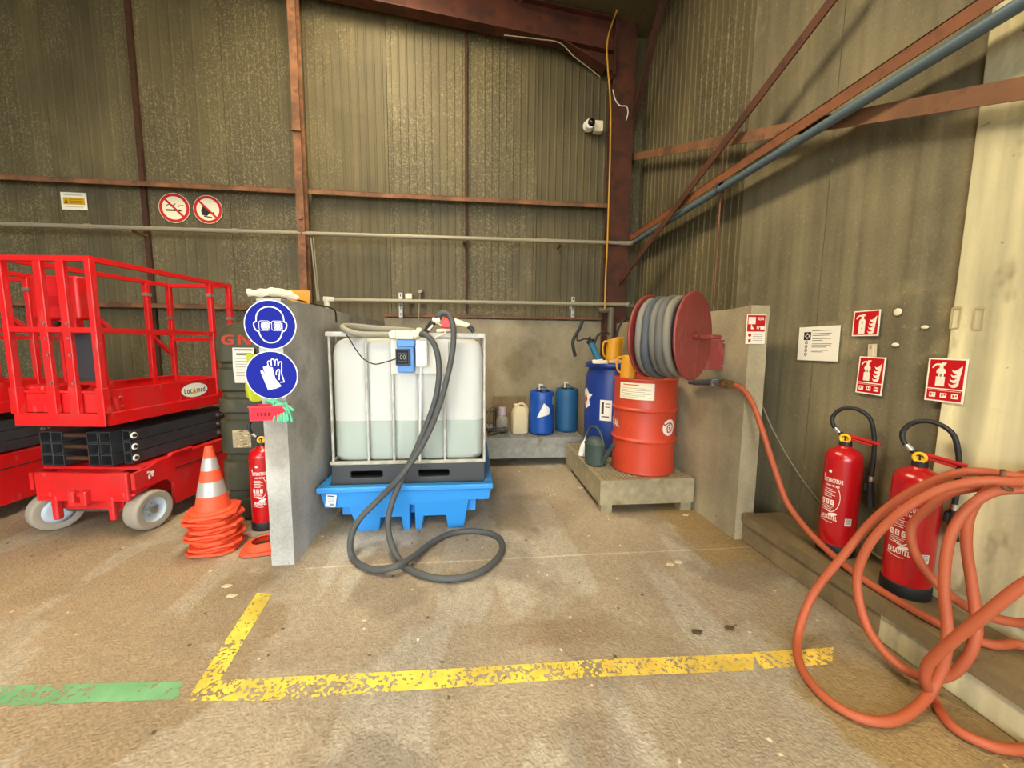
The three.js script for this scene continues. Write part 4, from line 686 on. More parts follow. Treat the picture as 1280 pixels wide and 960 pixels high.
// ---- 200 litre drums
const dRed = tiled(dataTex(256, 256, (u, v) => { const a = fbm(u, v, 4, 4, 5, 601), s = sstep(0.64, 0.75, fbm(u, v, 14, 7, 5, 611)), l = 1 + 0.14 * (a - 0.5); return mix3([196 * l, 66 * l, 40 * l], [150, 72, 52], s * 0.45); }), [1.1, 1.1], 0.4);
{
  const R = 0.292, H = 0.885, t = thing('oil_drum', 'red steel oil drum with a white round emblem on the sump tray', 'drum', [1.662, 0.30, -3.555]);
  const prof = [[0, 0.015], [R - 0.012, 0.015], [R - 0.012, 0.0], [R + 0.002, 0.002], [R + 0.002, 0.016], [R - 0.004, 0.024]];
  for (const y of [0.315, 0.60]) prof.push([R - 0.005, y - 0.024], [R + 0.005, y - 0.014], [R + 0.013, y - 0.004], [R + 0.013, y + 0.004], [R + 0.005, y + 0.014], [R - 0.005, y + 0.024]);
  prof.push([R - 0.004, H - 0.024], [R + 0.002, H - 0.014], [R + 0.002, H], [R - 0.008, H], [R - 0.012, H - 0.018], [0, H - 0.018]);
  const b = part('shell', [lathe(prof, 64)], dRed, t);
  part('bung', [cy(0.03, 0.03, 0.014, -0.18, H - 0.012, 0.06, 18), cy(0.018, 0.018, 0.012, 0.2, H - 0.012, -0.02, 16)], M.chrome, t);
  const face = Math.atan2(-1.662, 3.555);                                          // towards the mouth of the bay
  wrap('label', canvasTex(256, 128, (g, w, h) => { g.fillStyle = '#efe3c4'; g.fillRect(0, 0, w, h); g.fillStyle = '#3a342c'; g.font = 'bold 22px sans-serif'; g.fillText('♦', 10, 26); g.fillStyle = '#8a7c68'; for (let k = 0; k < 6; k++) g.fillRect(14, 40 + k * 14, 180 + 40 * ((k * 7) % 2), 3); g.fillStyle = '#c8502c'; g.fillRect(30, 12, 120, 8); }), R + 0.001, 0.15, 0.775, face - 0.86, face + 0.27, b);
  wrap('lettering', canvasTex(512, 128, (g, w, h) => { g.clearRect(0, 0, w, h); g.fillStyle = '#f1e7da'; g.font = 'bold 120px sans-serif'; g.textBaseline = 'middle'; g.fillText('TOTAL', 4, h / 2 + 6, w - 8); }), R + 0.001, 0.095, 0.455, face - 1.64, face - 0.52, b);
  wrap('emblem', canvasTex(256, 256, (g) => { g.clearRect(0, 0, 256, 256); g.fillStyle = '#efe4d6'; g.beginPath(); g.moveTo(128, 10); g.bezierCurveTo(230, 8, 254, 90, 236, 150); g.bezierCurveTo(216, 226, 160, 252, 112, 246); g.bezierCurveTo(40, 236, 4, 180, 16, 110); g.bezierCurveTo(26, 50, 70, 12, 128, 10); g.fill(); g.globalCompositeOperation = 'destination-out'; g.lineWidth = 20; g.lineCap = 'round'; g.beginPath(); g.moveTo(60, 90); g.bezierCurveTo(120, 40, 200, 60, 200, 130); g.bezierCurveTo(196, 180, 150, 200, 120, 196); g.stroke(); g.beginPath(); g.moveTo(150, 86); g.bezierCurveTo(90, 90, 80, 140, 104, 196); g.stroke(); g.beginPath(); g.moveTo(120, 120); g.lineTo(170, 130); g.lineTo(130, 170); g.fill(); g.beginPath(); g.moveTo(20, 60); g.lineTo(60, 100); g.stroke(); }), R + 0.001, 0.16, 0.45, face + 0.56, face + 1.12, b);
}
{
  const R = 0.288, H = 1.0, t = thing('oil_drum', 'blue plastic drum with a hazard label behind the red drum', 'drum', [1.545, 0.30, -4.155]);
  const b = part('shell', [lathe([[0, 0.006], [R - 0.03, 0], [R - 0.006, 0.02], [R, 0.06], [R - 0.006, 0.10], [R, 0.3], [R + 0.002, 0.5], [R, 0.76], [R - 0.012, 0.86], [R - 0.03, 0.915], [R - 0.034, 0.94], [R + 0.004, 0.945], [R + 0.004, 0.985], [R - 0.02, H], [R - 0.03, 0.98], [0, 0.98]], 56)], mat(0x1b3680, 0.42), t);
  part('bung', [cy(0.035, 0.035, 0.025, -0.12, 0.985, -0.1, 16)], M.black, t);
  const face = Math.atan2(-1.545, 4.115);
  wrap('hazard_label', canvasTex(256, 256, (g) => { g.clearRect(0, 0, 256, 256); g.fillStyle = '#ece6de'; g.beginPath(); g.moveTo(10, 40); g.lineTo(130, 4); g.lineTo(180, 60); g.lineTo(250, 70); g.lineTo(190, 130); g.lineTo(210, 200); g.lineTo(110, 252); g.lineTo(60, 170); g.fill(); g.fillStyle = '#b8242a'; g.beginPath(); g.moveTo(90, 50); g.lineTo(150, 130); g.lineTo(100, 210); g.lineTo(50, 130); g.fill(); }), R + 0.002, 0.24, 0.60, face - 1.45, face - 0.72, b);
  wrap('label', canvasTex(128, 192, (g) => { g.fillStyle = '#e6dfd0'; g.fillRect(0, 0, 128, 192); g.fillStyle = '#2c2a28'; g.fillRect(18, 20, 26, 110); g.fillRect(60, 30, 50, 8); g.fillRect(60, 60, 50, 8); g.fillRect(20, 150, 80, 10); }), R + 0.0026, 0.22, 0.50, face - 0.38, face + 0.05, b);
}
// ---- things on the drums
{
  const jug = (label, pos, turn, s) => {
    const t = thing('oil_jug', label, 'jug', pos, turn, 'yellow oil jugs'), y = mat(0xd89a1e, 0.5); t.scale.setScalar(s);
    part('body', [loft([[0, 0.075], [0.01, 0.085], [0.16, 0.08], [0.22, 0.070], [0.27, 0.066], [0.275, 0.062], [0.02, 0.076]].map(([h, r], k) => { const o = []; for (let i = 0; i < 28; i++) { const a = -i / 28 * Math.PI * 2; o.push(V(Math.cos(a) * r * 1.05 + (h > 0.2 && Math.cos(a) > 0.8 ? 0.05 * (h - 0.2) / 0.07 : 0), h + (h > 0.24 ? 0.03 * Math.max(0, Math.cos(a)) : 0), -Math.sin(a) * r)); } return o.reverse(); }), false), cy(0.075, 0.075, 0.006, 0, 0.005, 0, 24)], y, t);
    part('handle', [tube([V(-0.066, 0.25, 0), V(-0.115, 0.245, 0), V(-0.13, 0.2, 0), V(-0.12, 0.1, 0), V(-0.08, 0.06, 0)], 0.013, 24, 8)], y, t);
    return t;
  };
  jug('yellow oil jug standing on the lid of the blue drum', [1.545, 1.281, -4.13], 0.15, 0.98);
  jug('yellow oil jug standing on the red drum behind the hose reel', [1.50, 1.168, -3.60], -0.3, 0.82);
  const hp = thing('hand_pump', 'teal hand pump with a black curved lever on the blue drum', 'hand pump', [1.365, 1.281, -4.06]);
  part('barrel', [rod(V(0.0, 0.03, 0), V(-0.10, 0.23, 0), 0.036, 18)], mat(0x2d6f8c, 0.45), hp); part('foot', [rod(V(0.02, 0.0, 0), V(0.0, 0.05, 0), 0.045, 16)], M.black, hp); part('head', [rod(V(-0.10, 0.23, 0), V(-0.11, 0.255, 0), 0.042, 16), rod(V(-0.11, 0.25, 0), V(-0.115, 0.29, 0), 0.014)], M.black, hp);
  part('lever', [tube([V(-0.10, 0.25, 0), V(-0.16, 0.27, 0), V(-0.25, 0.25, 0.01), V(-0.24, 0.36, 0.01), V(-0.20, 0.47, 0.01)], 0.008, 30, 8), tube([V(-0.20, 0.46, 0.01), V(-0.23, 0.38, 0.01), V(-0.30, 0.24, 0.012), V(-0.27, 0.08, 0.012)], 0.017, 40, 10)], M.black, hp);
  part('outlet', [tube([V(-0.06, 0.22, 0), V(-0.03, 0.30, 0), V(0.04, 0.345, 0), V(0.10, 0.32, 0)], 0.013, 30, 8)], M.black, hp);
  const rag = (label, x, y, z, s, m, k) => { const g = new THREE.IcosahedronGeometry(0.06 * s, 4), p = g.attributes.position; for (let i = 0; i < p.count; i++) { const n = 0.6 + 0.9 * noise(p.getX(i) * 4 + 5 + k, p.getZ(i) * 4 + p.getY(i) * 7 + 5, 64, 64, k); p.setXYZ(i, p.getX(i) * n * 1.5, Math.max(-0.012, p.getY(i) * n * 0.6), p.getZ(i) * n); } g.computeVertexNormals(); g.translate(x, y + 0.013, z); solo('rag', label, 'rag', [g], m); };
  rag('crumpled white rag at the foot of the hand pump', 1.34, 1.292, -3.955, 0.8, mat(0xe0dac8, 0.95), 3); rag('crumpled pinkish rag on the rim of the blue drum', 1.52, 1.292, -3.945, 0.75, mat(0xcbb092, 0.95), 8);
}
{ // watering can
  const t = thing('watering_can', 'dark green plastic watering can standing on the sump tray', 'watering can', [1.225, 0.30, -3.675], -1.13), g = M.green;
  part('body', [lathe([[0, 0.004], [0.098, 0], [0.105, 0.012], [0.102, 0.02], [0.108, 0.20], [0.114, 0.205], [0.114, 0.215], [0.106, 0.215], [0.100, 0.03], [0, 0.03]], 36).scale(1.1, 1, 0.85), lathe([[0.104, 0.212], [0.09, 0.245], [0.05, 0.275], [0.0, 0.28]], 24).scale(1.1, 1, 0.85).translate(0, 0, 0)], g, t);
  part('handle', [tube([V(-0.115, 0.13, 0), V(-0.135, 0.25, 0), V(-0.08, 0.36, 0), V(0.0, 0.375, 0), V(0.07, 0.32, 0), V(0.115, 0.215, 0)], 0.011, 40, 8)], g, t);
  part('spout', [rod(V(0.10, 0.05, 0.0), V(0.245, 0.235, 0.02), 0.030, 14, 0.017), rod(V(0.245, 0.235, 0.02), V(0.265, 0.26, 0.02), 0.022, 14, 0.022)], g, t);
  part('brace', [bar(V(0.10, 0.16, 0), V(0.185, 0.165, 0.012), 0.012, 0.012)], g, t);
}
{ // slim white bottle leaning behind the can
  const t = thing('squeeze_bottle', 'slim white squeeze bottle leaning beside the green watering can', 'bottle', [1.165, 0.301, -3.95]); t.rotation.set(0, 0, -0.20);
  part('body', [lathe([[0, 0.002], [0.034, 0], [0.036, 0.01], [0.036, 0.08], [0.03, 0.13], [0.014, 0.17], [0, 0.172]], 20)], M.white, t); part('spout', [cy(0.013, 0.005, 0.09, 0, 0.212, 0, 12)], M.white, t);
}
// ---- back tray
const YT = 0.355;
function canister(label, x, z, r, h, m, withLabel) {
  const t = thing('canister', label, 'canister', [x, YT, z]);
  const b = part('body', [lathe([[0, 0.004], [r - 0.02, 0], [r - 0.004, 0.015], [r, 0.05], [r - 0.004, h * 0.25], [r, h * 0.3], [r, h * 0.66], [r - 0.004, h * 0.7], [r, h * 0.75], [r, h - 0.06], [r - 0.012, h - 0.03], [r - 0.005, h - 0.01], [r - 0.02, h], [r - 0.035, h - 0.02], [0, h - 0.02]], 44)], m, t);
  part('cap', [cy(0.03, 0.03, 0.03, -0.04, h, 0.03, 16), cy(0.022, 0.022, 0.025, 0.07, h - 0.005, 0, 14)], M.black, t);
  part('tap', [rod(V(-0.04, h + 0.01, 0.03), V(-0.04, h + 0.09, 0.03), 0.009, 8), rod(V(-0.04, h + 0.085, 0.03), V(0.005, h + 0.075, 0.035), 0.008, 8)], M.cream2, t);
  part('handle', [tube([V(-0.09, h - 0.01, -0.02), V(-0.05, h + 0.03, -0.05), V(0.04, h + 0.035, -0.05), V(0.09, h - 0.01, -0.02)], 0.008, 20, 8)], m, t);
  if (withLabel) { const f = Math.atan2(-x, -z); wrap('label', canvasTex(128, 128, (g) => { g.clearRect(0, 0, 128, 128); g.fillStyle = '#e9e6e0'; g.beginPath(); g.moveTo(66, 4); g.lineTo(124, 50); g.lineTo(116, 96); g.lineTo(4, 124); g.fill(); }), r + 0.002, 0.20, h * 0.58, f - 0.42, f + 0.72, b); wrap('small_label', canvasTex(32, 64, (g) => { g.fillStyle = '#7f9ac0'; g.fillRect(0, 0, 32, 64); }), r + 0.002, 0.10, h * 0.8, f + 0.92, f + 1.15, b); }
  return t;
}
canister('bright blue plastic canister with a torn white label', onZ(677, 520, -4.80).x, -4.80, 0.158, 0.545, mat(0x1a4ea6, 0.4), true);
canister('dull dark blue plastic canister beside the labelled one', onZ(708, 520, -4.94).x, -4.94, 0.152, 0.56, mat(0x1d5580, 0.55), false);
{
  const x = onZ(649.5, 525, -4.83).x, t = thing('jerrycan', 'beige plastic jerrycan with a side handle beside the blue canister', 'jerrycan', [x, YT, -4.83], 0.05), m = mat(0xc9bb98, 0.55);
  part('body', [loft([[0.0, 0.008, 0.105], [0.012, 0, 0.11], [0.26, 0, 0.11], [0.31, 0.012, 0.1], [0.345, 0.035, 0.08]].map(([y, i, d]) => roundRect(0.20 - 2 * i, d * 1.6 - 2 * i, 0.035, y, 5)))], m, t);
  part('handle', [tube([V(-0.02, 0.335, 0), V(0.0, 0.375, 0), V(0.05, 0.37, 0), V(0.095, 0.31, 0), V(0.1, 0.24, 0)], 0.016, 30, 10)], m, t); part('cap', [cy(0.03, 0.03, 0.03, -0.05, 0.36, 0, 18)], M.cream2, t);
}
{
  const x = onZ(628, 525, -4.88).x, t = thing('glass_bottle', 'clear round bottle with a pale lilac top beside the jerrycan', 'bottle', [x, YT, -4.88]);
  part('body', [lathe([[0, 0.005], [0.07, 0], [0.082, 0.02], [0.082, 0.16], [0.06, 0.21], [0.04, 0.225]], 28)], mat(0xd9d4cc, 0.15, 0, { transmission: 0.7, thickness: 0 }), t, 'clear body'); part('cap', [cy(0.05, 0.046, 0.10, 0, 0.275, 0, 20)], mat(0xb8a8bc, 0.5), t, 'lilac cap');
  solo('board', 'thin wooden board leaning on the plinth behind the canisters', 'board', [rb(0.46, 0.40, 0.016, 0.004, 0.52, YT + 0.206, -5.27, -0.14)], tiled(concreteTex, [1, 1], 0.85, 0, { color: 0xb49c78 }));
  const w = []; for (let k = 0; k < 5; k++) { const pts = []; for (let i = 0; i < 14; i++) { const a = i / 14 * Math.PI * 2; pts.push(V(0.30 + (0.09 + 0.012 * k) * Math.cos(a + k), YT + 0.014 + 0.012 * k + 0.012 * (1 + Math.sin(2 * a + k)), -4.72 + (0.07 + 0.01 * k) * Math.sin(a + k))); } w.push(tube(pts, 0.0055, 60, 6, true)); }
  solo('wire_coil', 'loose coil of grey wire lying on the rear tray', 'wire coil', w, M.darkSteel);
  const c = []; for (const [dx, dz, s] of [[0, 0, 1], [0.04, 0.02, 0.85], [-0.03, 0.03, 0.7]]) { const pts = []; for (let i = 0; i < 12; i++) { const a = i / 12 * Math.PI * 2; pts.push(V(0.27 + dx + 0.10 * s * Math.cos(a), YT + 0.19 + 0.12 * s * Math.sin(a), -4.93 + dz)); } c.push(tube(pts, 0.004, 48, 6, true)); }
  c.push(rod(V(0.30, YT, -4.93), V(0.30, YT + 0.31, -4.93), 0.006, 8)); c.push(rod(V(0.31, YT, -4.91), V(0.31, YT + 0.29, -4.91), 0.006, 8)); c.push(rod(V(0.27, YT, -4.9), V(0.27, YT + 0.28, -4.9), 0.006, 8));
  solo('wire_basket', 'bent wire frame standing behind the wire coil', 'wire frame', c, M.darkSteel);
}

// ================================================================== HOSE REEL ON THE RIGHT PARTITION
{
  const C = V(1.575, 1.56, -2.64), n = V(Math.sin(0.646), 0, Math.cos(0.646)), R = 0.318, Wd = 0.335;
  const t = thing('hose_reel', 'red hose reel wound with black hose on the right partition', 'hose reel', [C.x, C.y, C.z], 0.646), red = tiled(dataTex(256, 256, (u, v) => { const a = fbm(u, v, 5, 5, 5, 701), s = sstep(0.62, 0.72, fbm(u, v, 24, 6, 4, 711)), l = 1 + 0.2 * (a - 0.5); return mix3([132 * l, 52 * l, 47 * l], [168, 106, 92], s * 0.4); }), [0.7, 0.7], 0.5);
  const disc = (z) => lathe([[0, 0.004], [R - 0.03, 0.004], [R - 0.012, 0.012], [R - 0.003, 0.008], [R, 0], [R - 0.003, -0.008], [R - 0.03, -0.004], [0, -0.004]], 56).rotateX(Math.PI / 2).translate(0, 0, z);
  part('disc', [disc(0)], red, t); part('disc', [disc(-Wd)], red, t);
  part('core', [cy(0.10, 0.10, Wd, 0, 0, -Wd / 2, 28, Math.PI / 2)], red, t);
  part('crank', [rod(V(0, 0.0, 0), V(0, 0, 0.04), 0.022), rod(V(0.0, -0.005, 0.03), V(0.16, -0.005, 0.12), 0.017, 14)], red, t, 'red crank handle');
  // hose layers: one helix, sagging loosely below
  const coil = (turns, z0, z1, r0, hose, sag, ph) => { const pts = []; const N = turns * 20; for (let i = 0; i <= N; i++) { const a = ph + i / 20 * Math.PI * 2, f = i / N, s = Math.max(0, -Math.sin(a)); const r = r0 + sag * s * (0.6 + 0.4 * Math.sin(f * 9)); pts.push(V(r * Math.cos(a), r * Math.sin(a), z0 + (z1 - z0) * f + 0.006 * Math.sin(a * 2 + f * 5))); } return tube(pts, hose, turns * 44, 10); };
  [0x77736a, 0x474c52, 0x66635c, 0x5a5854, 0x7a7467].forEach((c, k) => { const zz = -Wd + 0.042 + k * 0.0505; part('wound_hose', [coil(1, zz, zz + 0.05, 0.266 + 0.006 * (k % 2), 0.030, 0.03 + 0.035 * ((k * 3) % 2) + 0.045 * (k < 2), 1.5)], mat(c, 0.65), t, 'dusty black rubber hose'); });
  part('wound_hose', [coil(6, -0.06, -Wd + 0.05, 0.225, 0.026, 0.02, 1.3)], M.rubber, t, 'black rubber hose');
  // bracket on the partition
  const inv = (v) => t.worldToLocal(v.clone()); t.updateMatrixWorld(true);
  const p0 = inv(V(2.012, 1.42, -2.98)), pc = inv(V(1.76, 1.46, -2.93));
  const br = part('bracket', [bar(p0, inv(V(1.80, 1.42, -2.98)), 0.10, 0.24), bar(inv(V(1.84, 1.46, -2.985)), V(0, 0, -Wd - 0.03), 0.05, 0.10), rod(V(0, 0, -Wd - 0.05), V(0, 0, -Wd), 0.045)], red, t, 'red wall bracket');
  part('bolt', [[1.52, -2.94], [1.52, -3.02], [1.33, -2.94], [1.33, -3.02]].map(([y, z]) => rod(inv(V(2.018, y, z)), inv(V(2.0, y, z)), 0.012, 8)), M.chrome, br).userData.kind = 'stuff';
}
{ // supply line and valve under the reel, outlet of the orange hose
  const t = thing('water_valve', 'grey pipe fitting with a valve under the hose reel', 'valve');
  const a = onX(868, 478, 1.96), b = onX(893, 478, 1.975), c = onX(918, 481, 1.97);
  part('pipe', [rod(onX(862, 478, 1.955), b, 0.018), rod(a, b, 0.026), rod(b.clone().add(V(0.05, 0, 0)), b, 0.02)], mat(0x55585a, 0.5, 0.3), t);
  part('elbow', [rod(b.clone().add(V(0, 0.03, 0)), b.clone().add(V(0, -0.03, 0)), 0.032, 16), rod(b, b.clone().lerp(c, 0.5), 0.026)], mat(0x6a7072, 0.5), t, 'blue grey elbow');
  part('coupling', [rod(b.clone().lerp(c, 0.45), b.clone().lerp(c, 0.62), 0.034, 8), rod(b.clone().lerp(c, 0.62), b.clone().lerp(c, 0.95), 0.026, 14), rod(b.clone().lerp(c, 0.8), b.clone().lerp(c, 0.88), 0.033, 8)], M.brass, t, 'brass coupling');
  part('lever', [rod(b.clone().add(V(-0.02, -0.01, 0.03)), b.clone().lerp(c, 0.4).add(V(0, 0.03, 0.03)), 0.007)], M.red, t, 'red valve lever');
}
// ================================================================== HOSES ON THE RIGHT
{
  const X = (px, py, x) => onX(px, py, x), F = (px, py, y = 0.024) => onY(px, py, y), r = 0.0188, m = M.orangeHose;
  const v = onX(918, 481, 1.97);
  solo('air_hose', 'orange hose running from the partition valve down along the kerb', 'hose', [tube([v, X(928, 486, 1.99), X(940, 503, 2.01), X(952, 535, 2.04), X(968, 585, 2.07), X(985, 630, 2.09), X(1014, 668, 2.11), X(1047, 699, 2.115), F(1082, 726, KH + 0.022), F(1127, 754, KH + 0.021), F(1168, 777, KH + 0.021), F(1210, 797, KH + 0.021), F(1243, 806, KH + 0.022), F(1275, 806, KH + 0.022), V(2.33, KH + 0.03, -1.15)], r, 200, 14)], m);
  const H = X(1284, 600, 2.29);
  // one long hose hung on the hook in several loose loops
  const loops = [
    H.clone().add(V(0.02, -0.02, 0.03)), X(1283, 599, 2.24), X(1210, 590, 2.15), X(1156, 606, 2.08), X(1102, 641, 1.98), X(1052, 697, 1.86), X(1014, 747, 1.75), F(998, 793, 0.05), F(1000, 831), F(1027, 868), F(1064, 893), F(1102, 902), F(1135, 892), F(1162, 866, 0.06), X(1179, 831, 1.955), X(1184, 793, 1.96), X(1180, 727, 1.99), X(1189, 668, 2.05), X(1210, 635, 2.11), X(1243, 615, 2.18), X(1283, 610, 2.25), H.clone().add(V(0.03, 0.03, 0.0)),
    X(1275, 602, 2.20), X(1231, 601, 2.10), X(1177, 611, 2.02), X(1127, 639, 1.95), X(1089, 677, 1.90), X(1072, 718, 1.88), X(1075, 756, 1.87), X(1089, 793, 1.87), X(1118, 827, 1.90), X(1152, 847, 1.97), X(1181, 847, 2.01), X(1206, 827, 2.035), X(1220, 793, 2.06), X(1216, 739, 2.11), X(1208, 677, 2.16), X(1214, 639, 2.20), X(1236, 613, 2.24), H.clone().add(V(0.02, 0.05, 0.02)),
    X(1240, 606, 2.28), X(1190, 616, 2.20), X(1157, 638, 2.15), X(1139, 660, 2.13), X(1143, 689, 2.11), X(1164, 722, 2.12), X(1193, 748, 2.15), X(1227, 768, 2.18), X(1280, 779, 2.23), X(1330, 768, 2.22), X(1385, 722, 2.08), X(1360, 700, 1.98), X(1330, 706, 1.93), X(1280, 731, 1.88), X(1227, 772, 1.845), X(1185, 806, 1.83), X(1160, 831, 1.835), X(1156, 850, 1.855), F(1166, 872, 0.026), F(1193, 910), F(1235, 931), F(1280, 937), F(1350, 920)];
  solo('coiled_hose', 'orange hose hung in loose loops on the cream wall and trailing on the floor', 'hose', [tube(loops, r, 900, 14)], m);
  const hk = thing('hose_hook', 'rusty steel hook on the cream wall that holds the orange hose', 'hook', [2.365, H.y, H.z]);
  part('arm', [tube([V(0, 0.06, 0.01), V(-0.08, 0.0, 0.01), V(-0.15, -0.035, 0.01), V(-0.20, -0.02, 0.01), V(-0.215, 0.05, 0.01)], 0.009, 30, 8)], M.rust, hk); part('plate', [rb(0.012, 0.16, 0.06, 0.003, -0.006, 0.03, 0.01)], M.rust, hk);
  solo('cable', 'thin grey cable hanging from the right partition along the olive wall', 'cable', [tube([X(950, 500, 2.20), X(965, 535, 2.29), X(990, 580, 2.345), X(1020, 622, 2.364), X(1050, 655, 2.364), X(1090, 690, 2.364), V(2.364, 0.26, -1.75)], 0.006, 60, 8)], mat(0x7d7860, 0.7));
}

// ================================================================== SIGNS AND NOTICES
const redFire = (extra) => canvasTex(256, extra ? 360 : 256, (g, w, h) => {
  g.fillStyle = '#efe6d2'; g.fillRect(0, 0, w, h); g.fillStyle = '#c0181e'; g.fillRect(12, 12, w - 24, 236 - (extra ? 0 : 4));
  g.fillStyle = '#efe6d2'; g.strokeStyle = '#efe6d2';
  g.beginPath(); g.roundRect(62, 82, 62, 150, [26, 26, 4, 4]); g.fill(); g.fillRect(80, 50, 26, 40); g.fillRect(66, 44, 50, 14); g.lineWidth = 13; g.lineCap = 'round'; g.beginPath(); g.moveTo(84, 50); g.quadraticCurveTo(48, 44, 36, 78); g.stroke(); g.fillRect(90, 34, 34, 10);
  for (let k = 0; k < 4; k++) { const y = 222 - k * 38, x = 150 + k * 4; g.beginPath(); g.moveTo(x, y - 22); g.quadraticCurveTo(x + 20, y + 12, x + 66, y - 40 - k * 4); g.quadraticCurveTo(x + 72, y + 14, x + 30, y + 14); g.quadraticCurveTo(x + 6, y + 10, x, y - 22); g.fill(); }
  if (extra) {
    g.fillStyle = '#c0181e'; g.fillRect(12, 258, w - 24, h - 270); g.fillStyle = '#efe6d2';
    g.fillRect(20, 266, w - 40, 3); for (const x of [30, 104, 178]) { g.fillRect(x, 286, 44, 40); } g.fillStyle = '#c0181e'; for (const x of [30, 104, 178]) { g.beginPath(); g.moveTo(x + 8, 290); g.lineTo(x + 24, 304); g.lineTo(x + 10, 318); g.fill(); g.fillRect(x + 26, 296, 10, 10); }
  }
  g.fillStyle = '#3a2a26'; g.font = 'bold 34px sans-serif'; g.textAlign = 'center';
  if (extra === 8 || extra === 9) { g.fillText(String(extra), 94, 152); g.fillStyle = '#c0181e'; g.fillRect(60, 124, 14, 28); g.fillRect(114, 124, 14, 28); } else { g.fillText('7', 94, 138); g.font = 'bold 22px sans-serif'; g.fillText('8', 94, 186); }
});
const SX = XR - 0.006;
function wallSign(name, label, category, tex, l, t, r, b, thick, tilt = 0, x = SX) {      // px of left, top, right, bottom on the right wall
  const a = onX(l, (t + b) / 2, x), c = onX(r, (t + b) / 2, x), y1 = onX((l + r) / 2, t, x).y, y0 = onX((l + r) / 2, b, x).y;
  const o = thing(name, label, category, [x, (y0 + y1) / 2, (a.z + c.z) / 2], -Math.PI / 2);
  const f = card('face', tex, Math.abs(c.z - a.z), y1 - y0, o, [0, 0, 0], [0, 0, tilt], { thick }); return o;
}
wallSign('fire_sign', 'small red fire extinguisher sign alone above the tape scrap', 'sign', redFire(0), 1066.5, 388, 1099.5, 420, 0.003);
wallSign('fire_sign', 'red fire extinguisher sign with a lower strip hung below a tape scrap', 'sign', redFire(9), 1072, 446, 1105, 493, 0.003, -0.02);
wallSign('fire_sign', 'larger red fire extinguisher sign on the edge of the cream wall', 'sign', redFire(8), 1158.5, 448, 1207.5, 503, 0.004, 0, XR - 0.022);
wallSign('paper_notice', 'white printed paper notice on the olive side wall', 'notice', canvasTex(420, 300, (g, w, h) => {
  g.fillStyle = '#ece6d6'; g.fillRect(0, 0, w, h); g.fillStyle = '#262626'; g.fillRect(58, 46, 76, 72); g.fillStyle = '#ece6d6'; g.beginPath(); g.moveTo(96, 54); g.lineTo(124, 82); g.lineTo(96, 110); g.lineTo(68, 82); g.fill(); g.fillStyle = '#262626'; g.fillRect(84, 70, 26, 24);
  for (const y of [140, 176, 210, 246]) { g.strokeStyle = '#3a3a44'; g.lineWidth = 7; g.beginPath(); g.arc(90, y, 12, 0, 7); g.stroke(); }
  g.fillStyle = '#4a4844'; for (const [x, y, k] of [[140, 34, 200], [150, 60, 190], [150, 76, 170], [150, 104, 190], [150, 120, 110], [150, 150, 200], [150, 164, 196], [150, 178, 150], [150, 206, 170], [150, 220, 120]]) g.fillRect(x, y, k, 5);
}), 998, 408, 1049, 451, 0.0012, 0.01);
wallSign('tape_scrap', 'torn scrap of beige tape above the red sign', 'tape', canvasTex(64, 64, (g) => { g.fillStyle = '#cfc2a2'; g.fillRect(0, 0, 64, 64); g.fillStyle = '#b0876a'; g.fillRect(10, 4, 16, 20); g.fillStyle = '#e0d6bc'; g.fillRect(34, 10, 8, 50); }), 1085, 430, 1096, 446, 0.001, 0.06);
{ // sign on the end of the right partition
  const a = onZ(933, 411, -2.65), b = onZ(957, 411, -2.65), y1 = onZ(945, 393, -2.65).y, y0 = onZ(945, 430, -2.65).y;
  const o = thing('reel_sign', 'red and white fire hose sign on the end of the right partition', 'sign', [(a.x + b.x) / 2, (y0 + y1) / 2, -2.652]);
  card('face', canvasTex(256, 384, (g, w, h) => { g.fillStyle = '#e9ddc8'; g.fillRect(0, 0, w, h); g.fillStyle = '#b81c1e'; g.fillRect(10, 10, w - 20, 212); g.fillStyle = '#e9ddc8'; g.fillRect(22, 34, 96, 92); g.beginPath(); g.moveTo(60, 120); g.lineTo(100, 190); g.lineTo(60, 190); g.fill(); g.font = 'bold 52px sans-serif'; g.fillText('RIA', 142, 74, 100); g.fillText('N°', 134, 190, 56); g.fillRect(186, 150, 56, 44); g.fillStyle = '#9c8f7c'; for (let k = 0; k < 4; k++) g.fillRect(92, 256 + k * 26, 130, 7); g.fillStyle = '#b81c1e'; g.beginPath(); g.arc(50, 268, 22, 0, 7); g.fill(); g.fillRect(34, 320, 34, 40); }), b.x - a.x, y1 - y0, o, [0, 0, 0], [0, 0, 0.01], { thick: 0.003 });
}
const backSign = (px, py) => onZ(px, py, ZB - 0.045);
const prohibit = (draw) => canvasTex(256, 256, (g, w) => { g.fillStyle = '#e6dcc0'; g.fillRect(0, 0, w, w); draw(g); g.strokeStyle = '#bf2a26'; g.lineWidth = 24; g.beginPath(); g.arc(128, 128, 112, 0, 7); g.stroke(); g.lineWidth = 18; g.beginPath(); g.moveTo(52, 52); g.lineTo(204, 204); g.stroke(); });
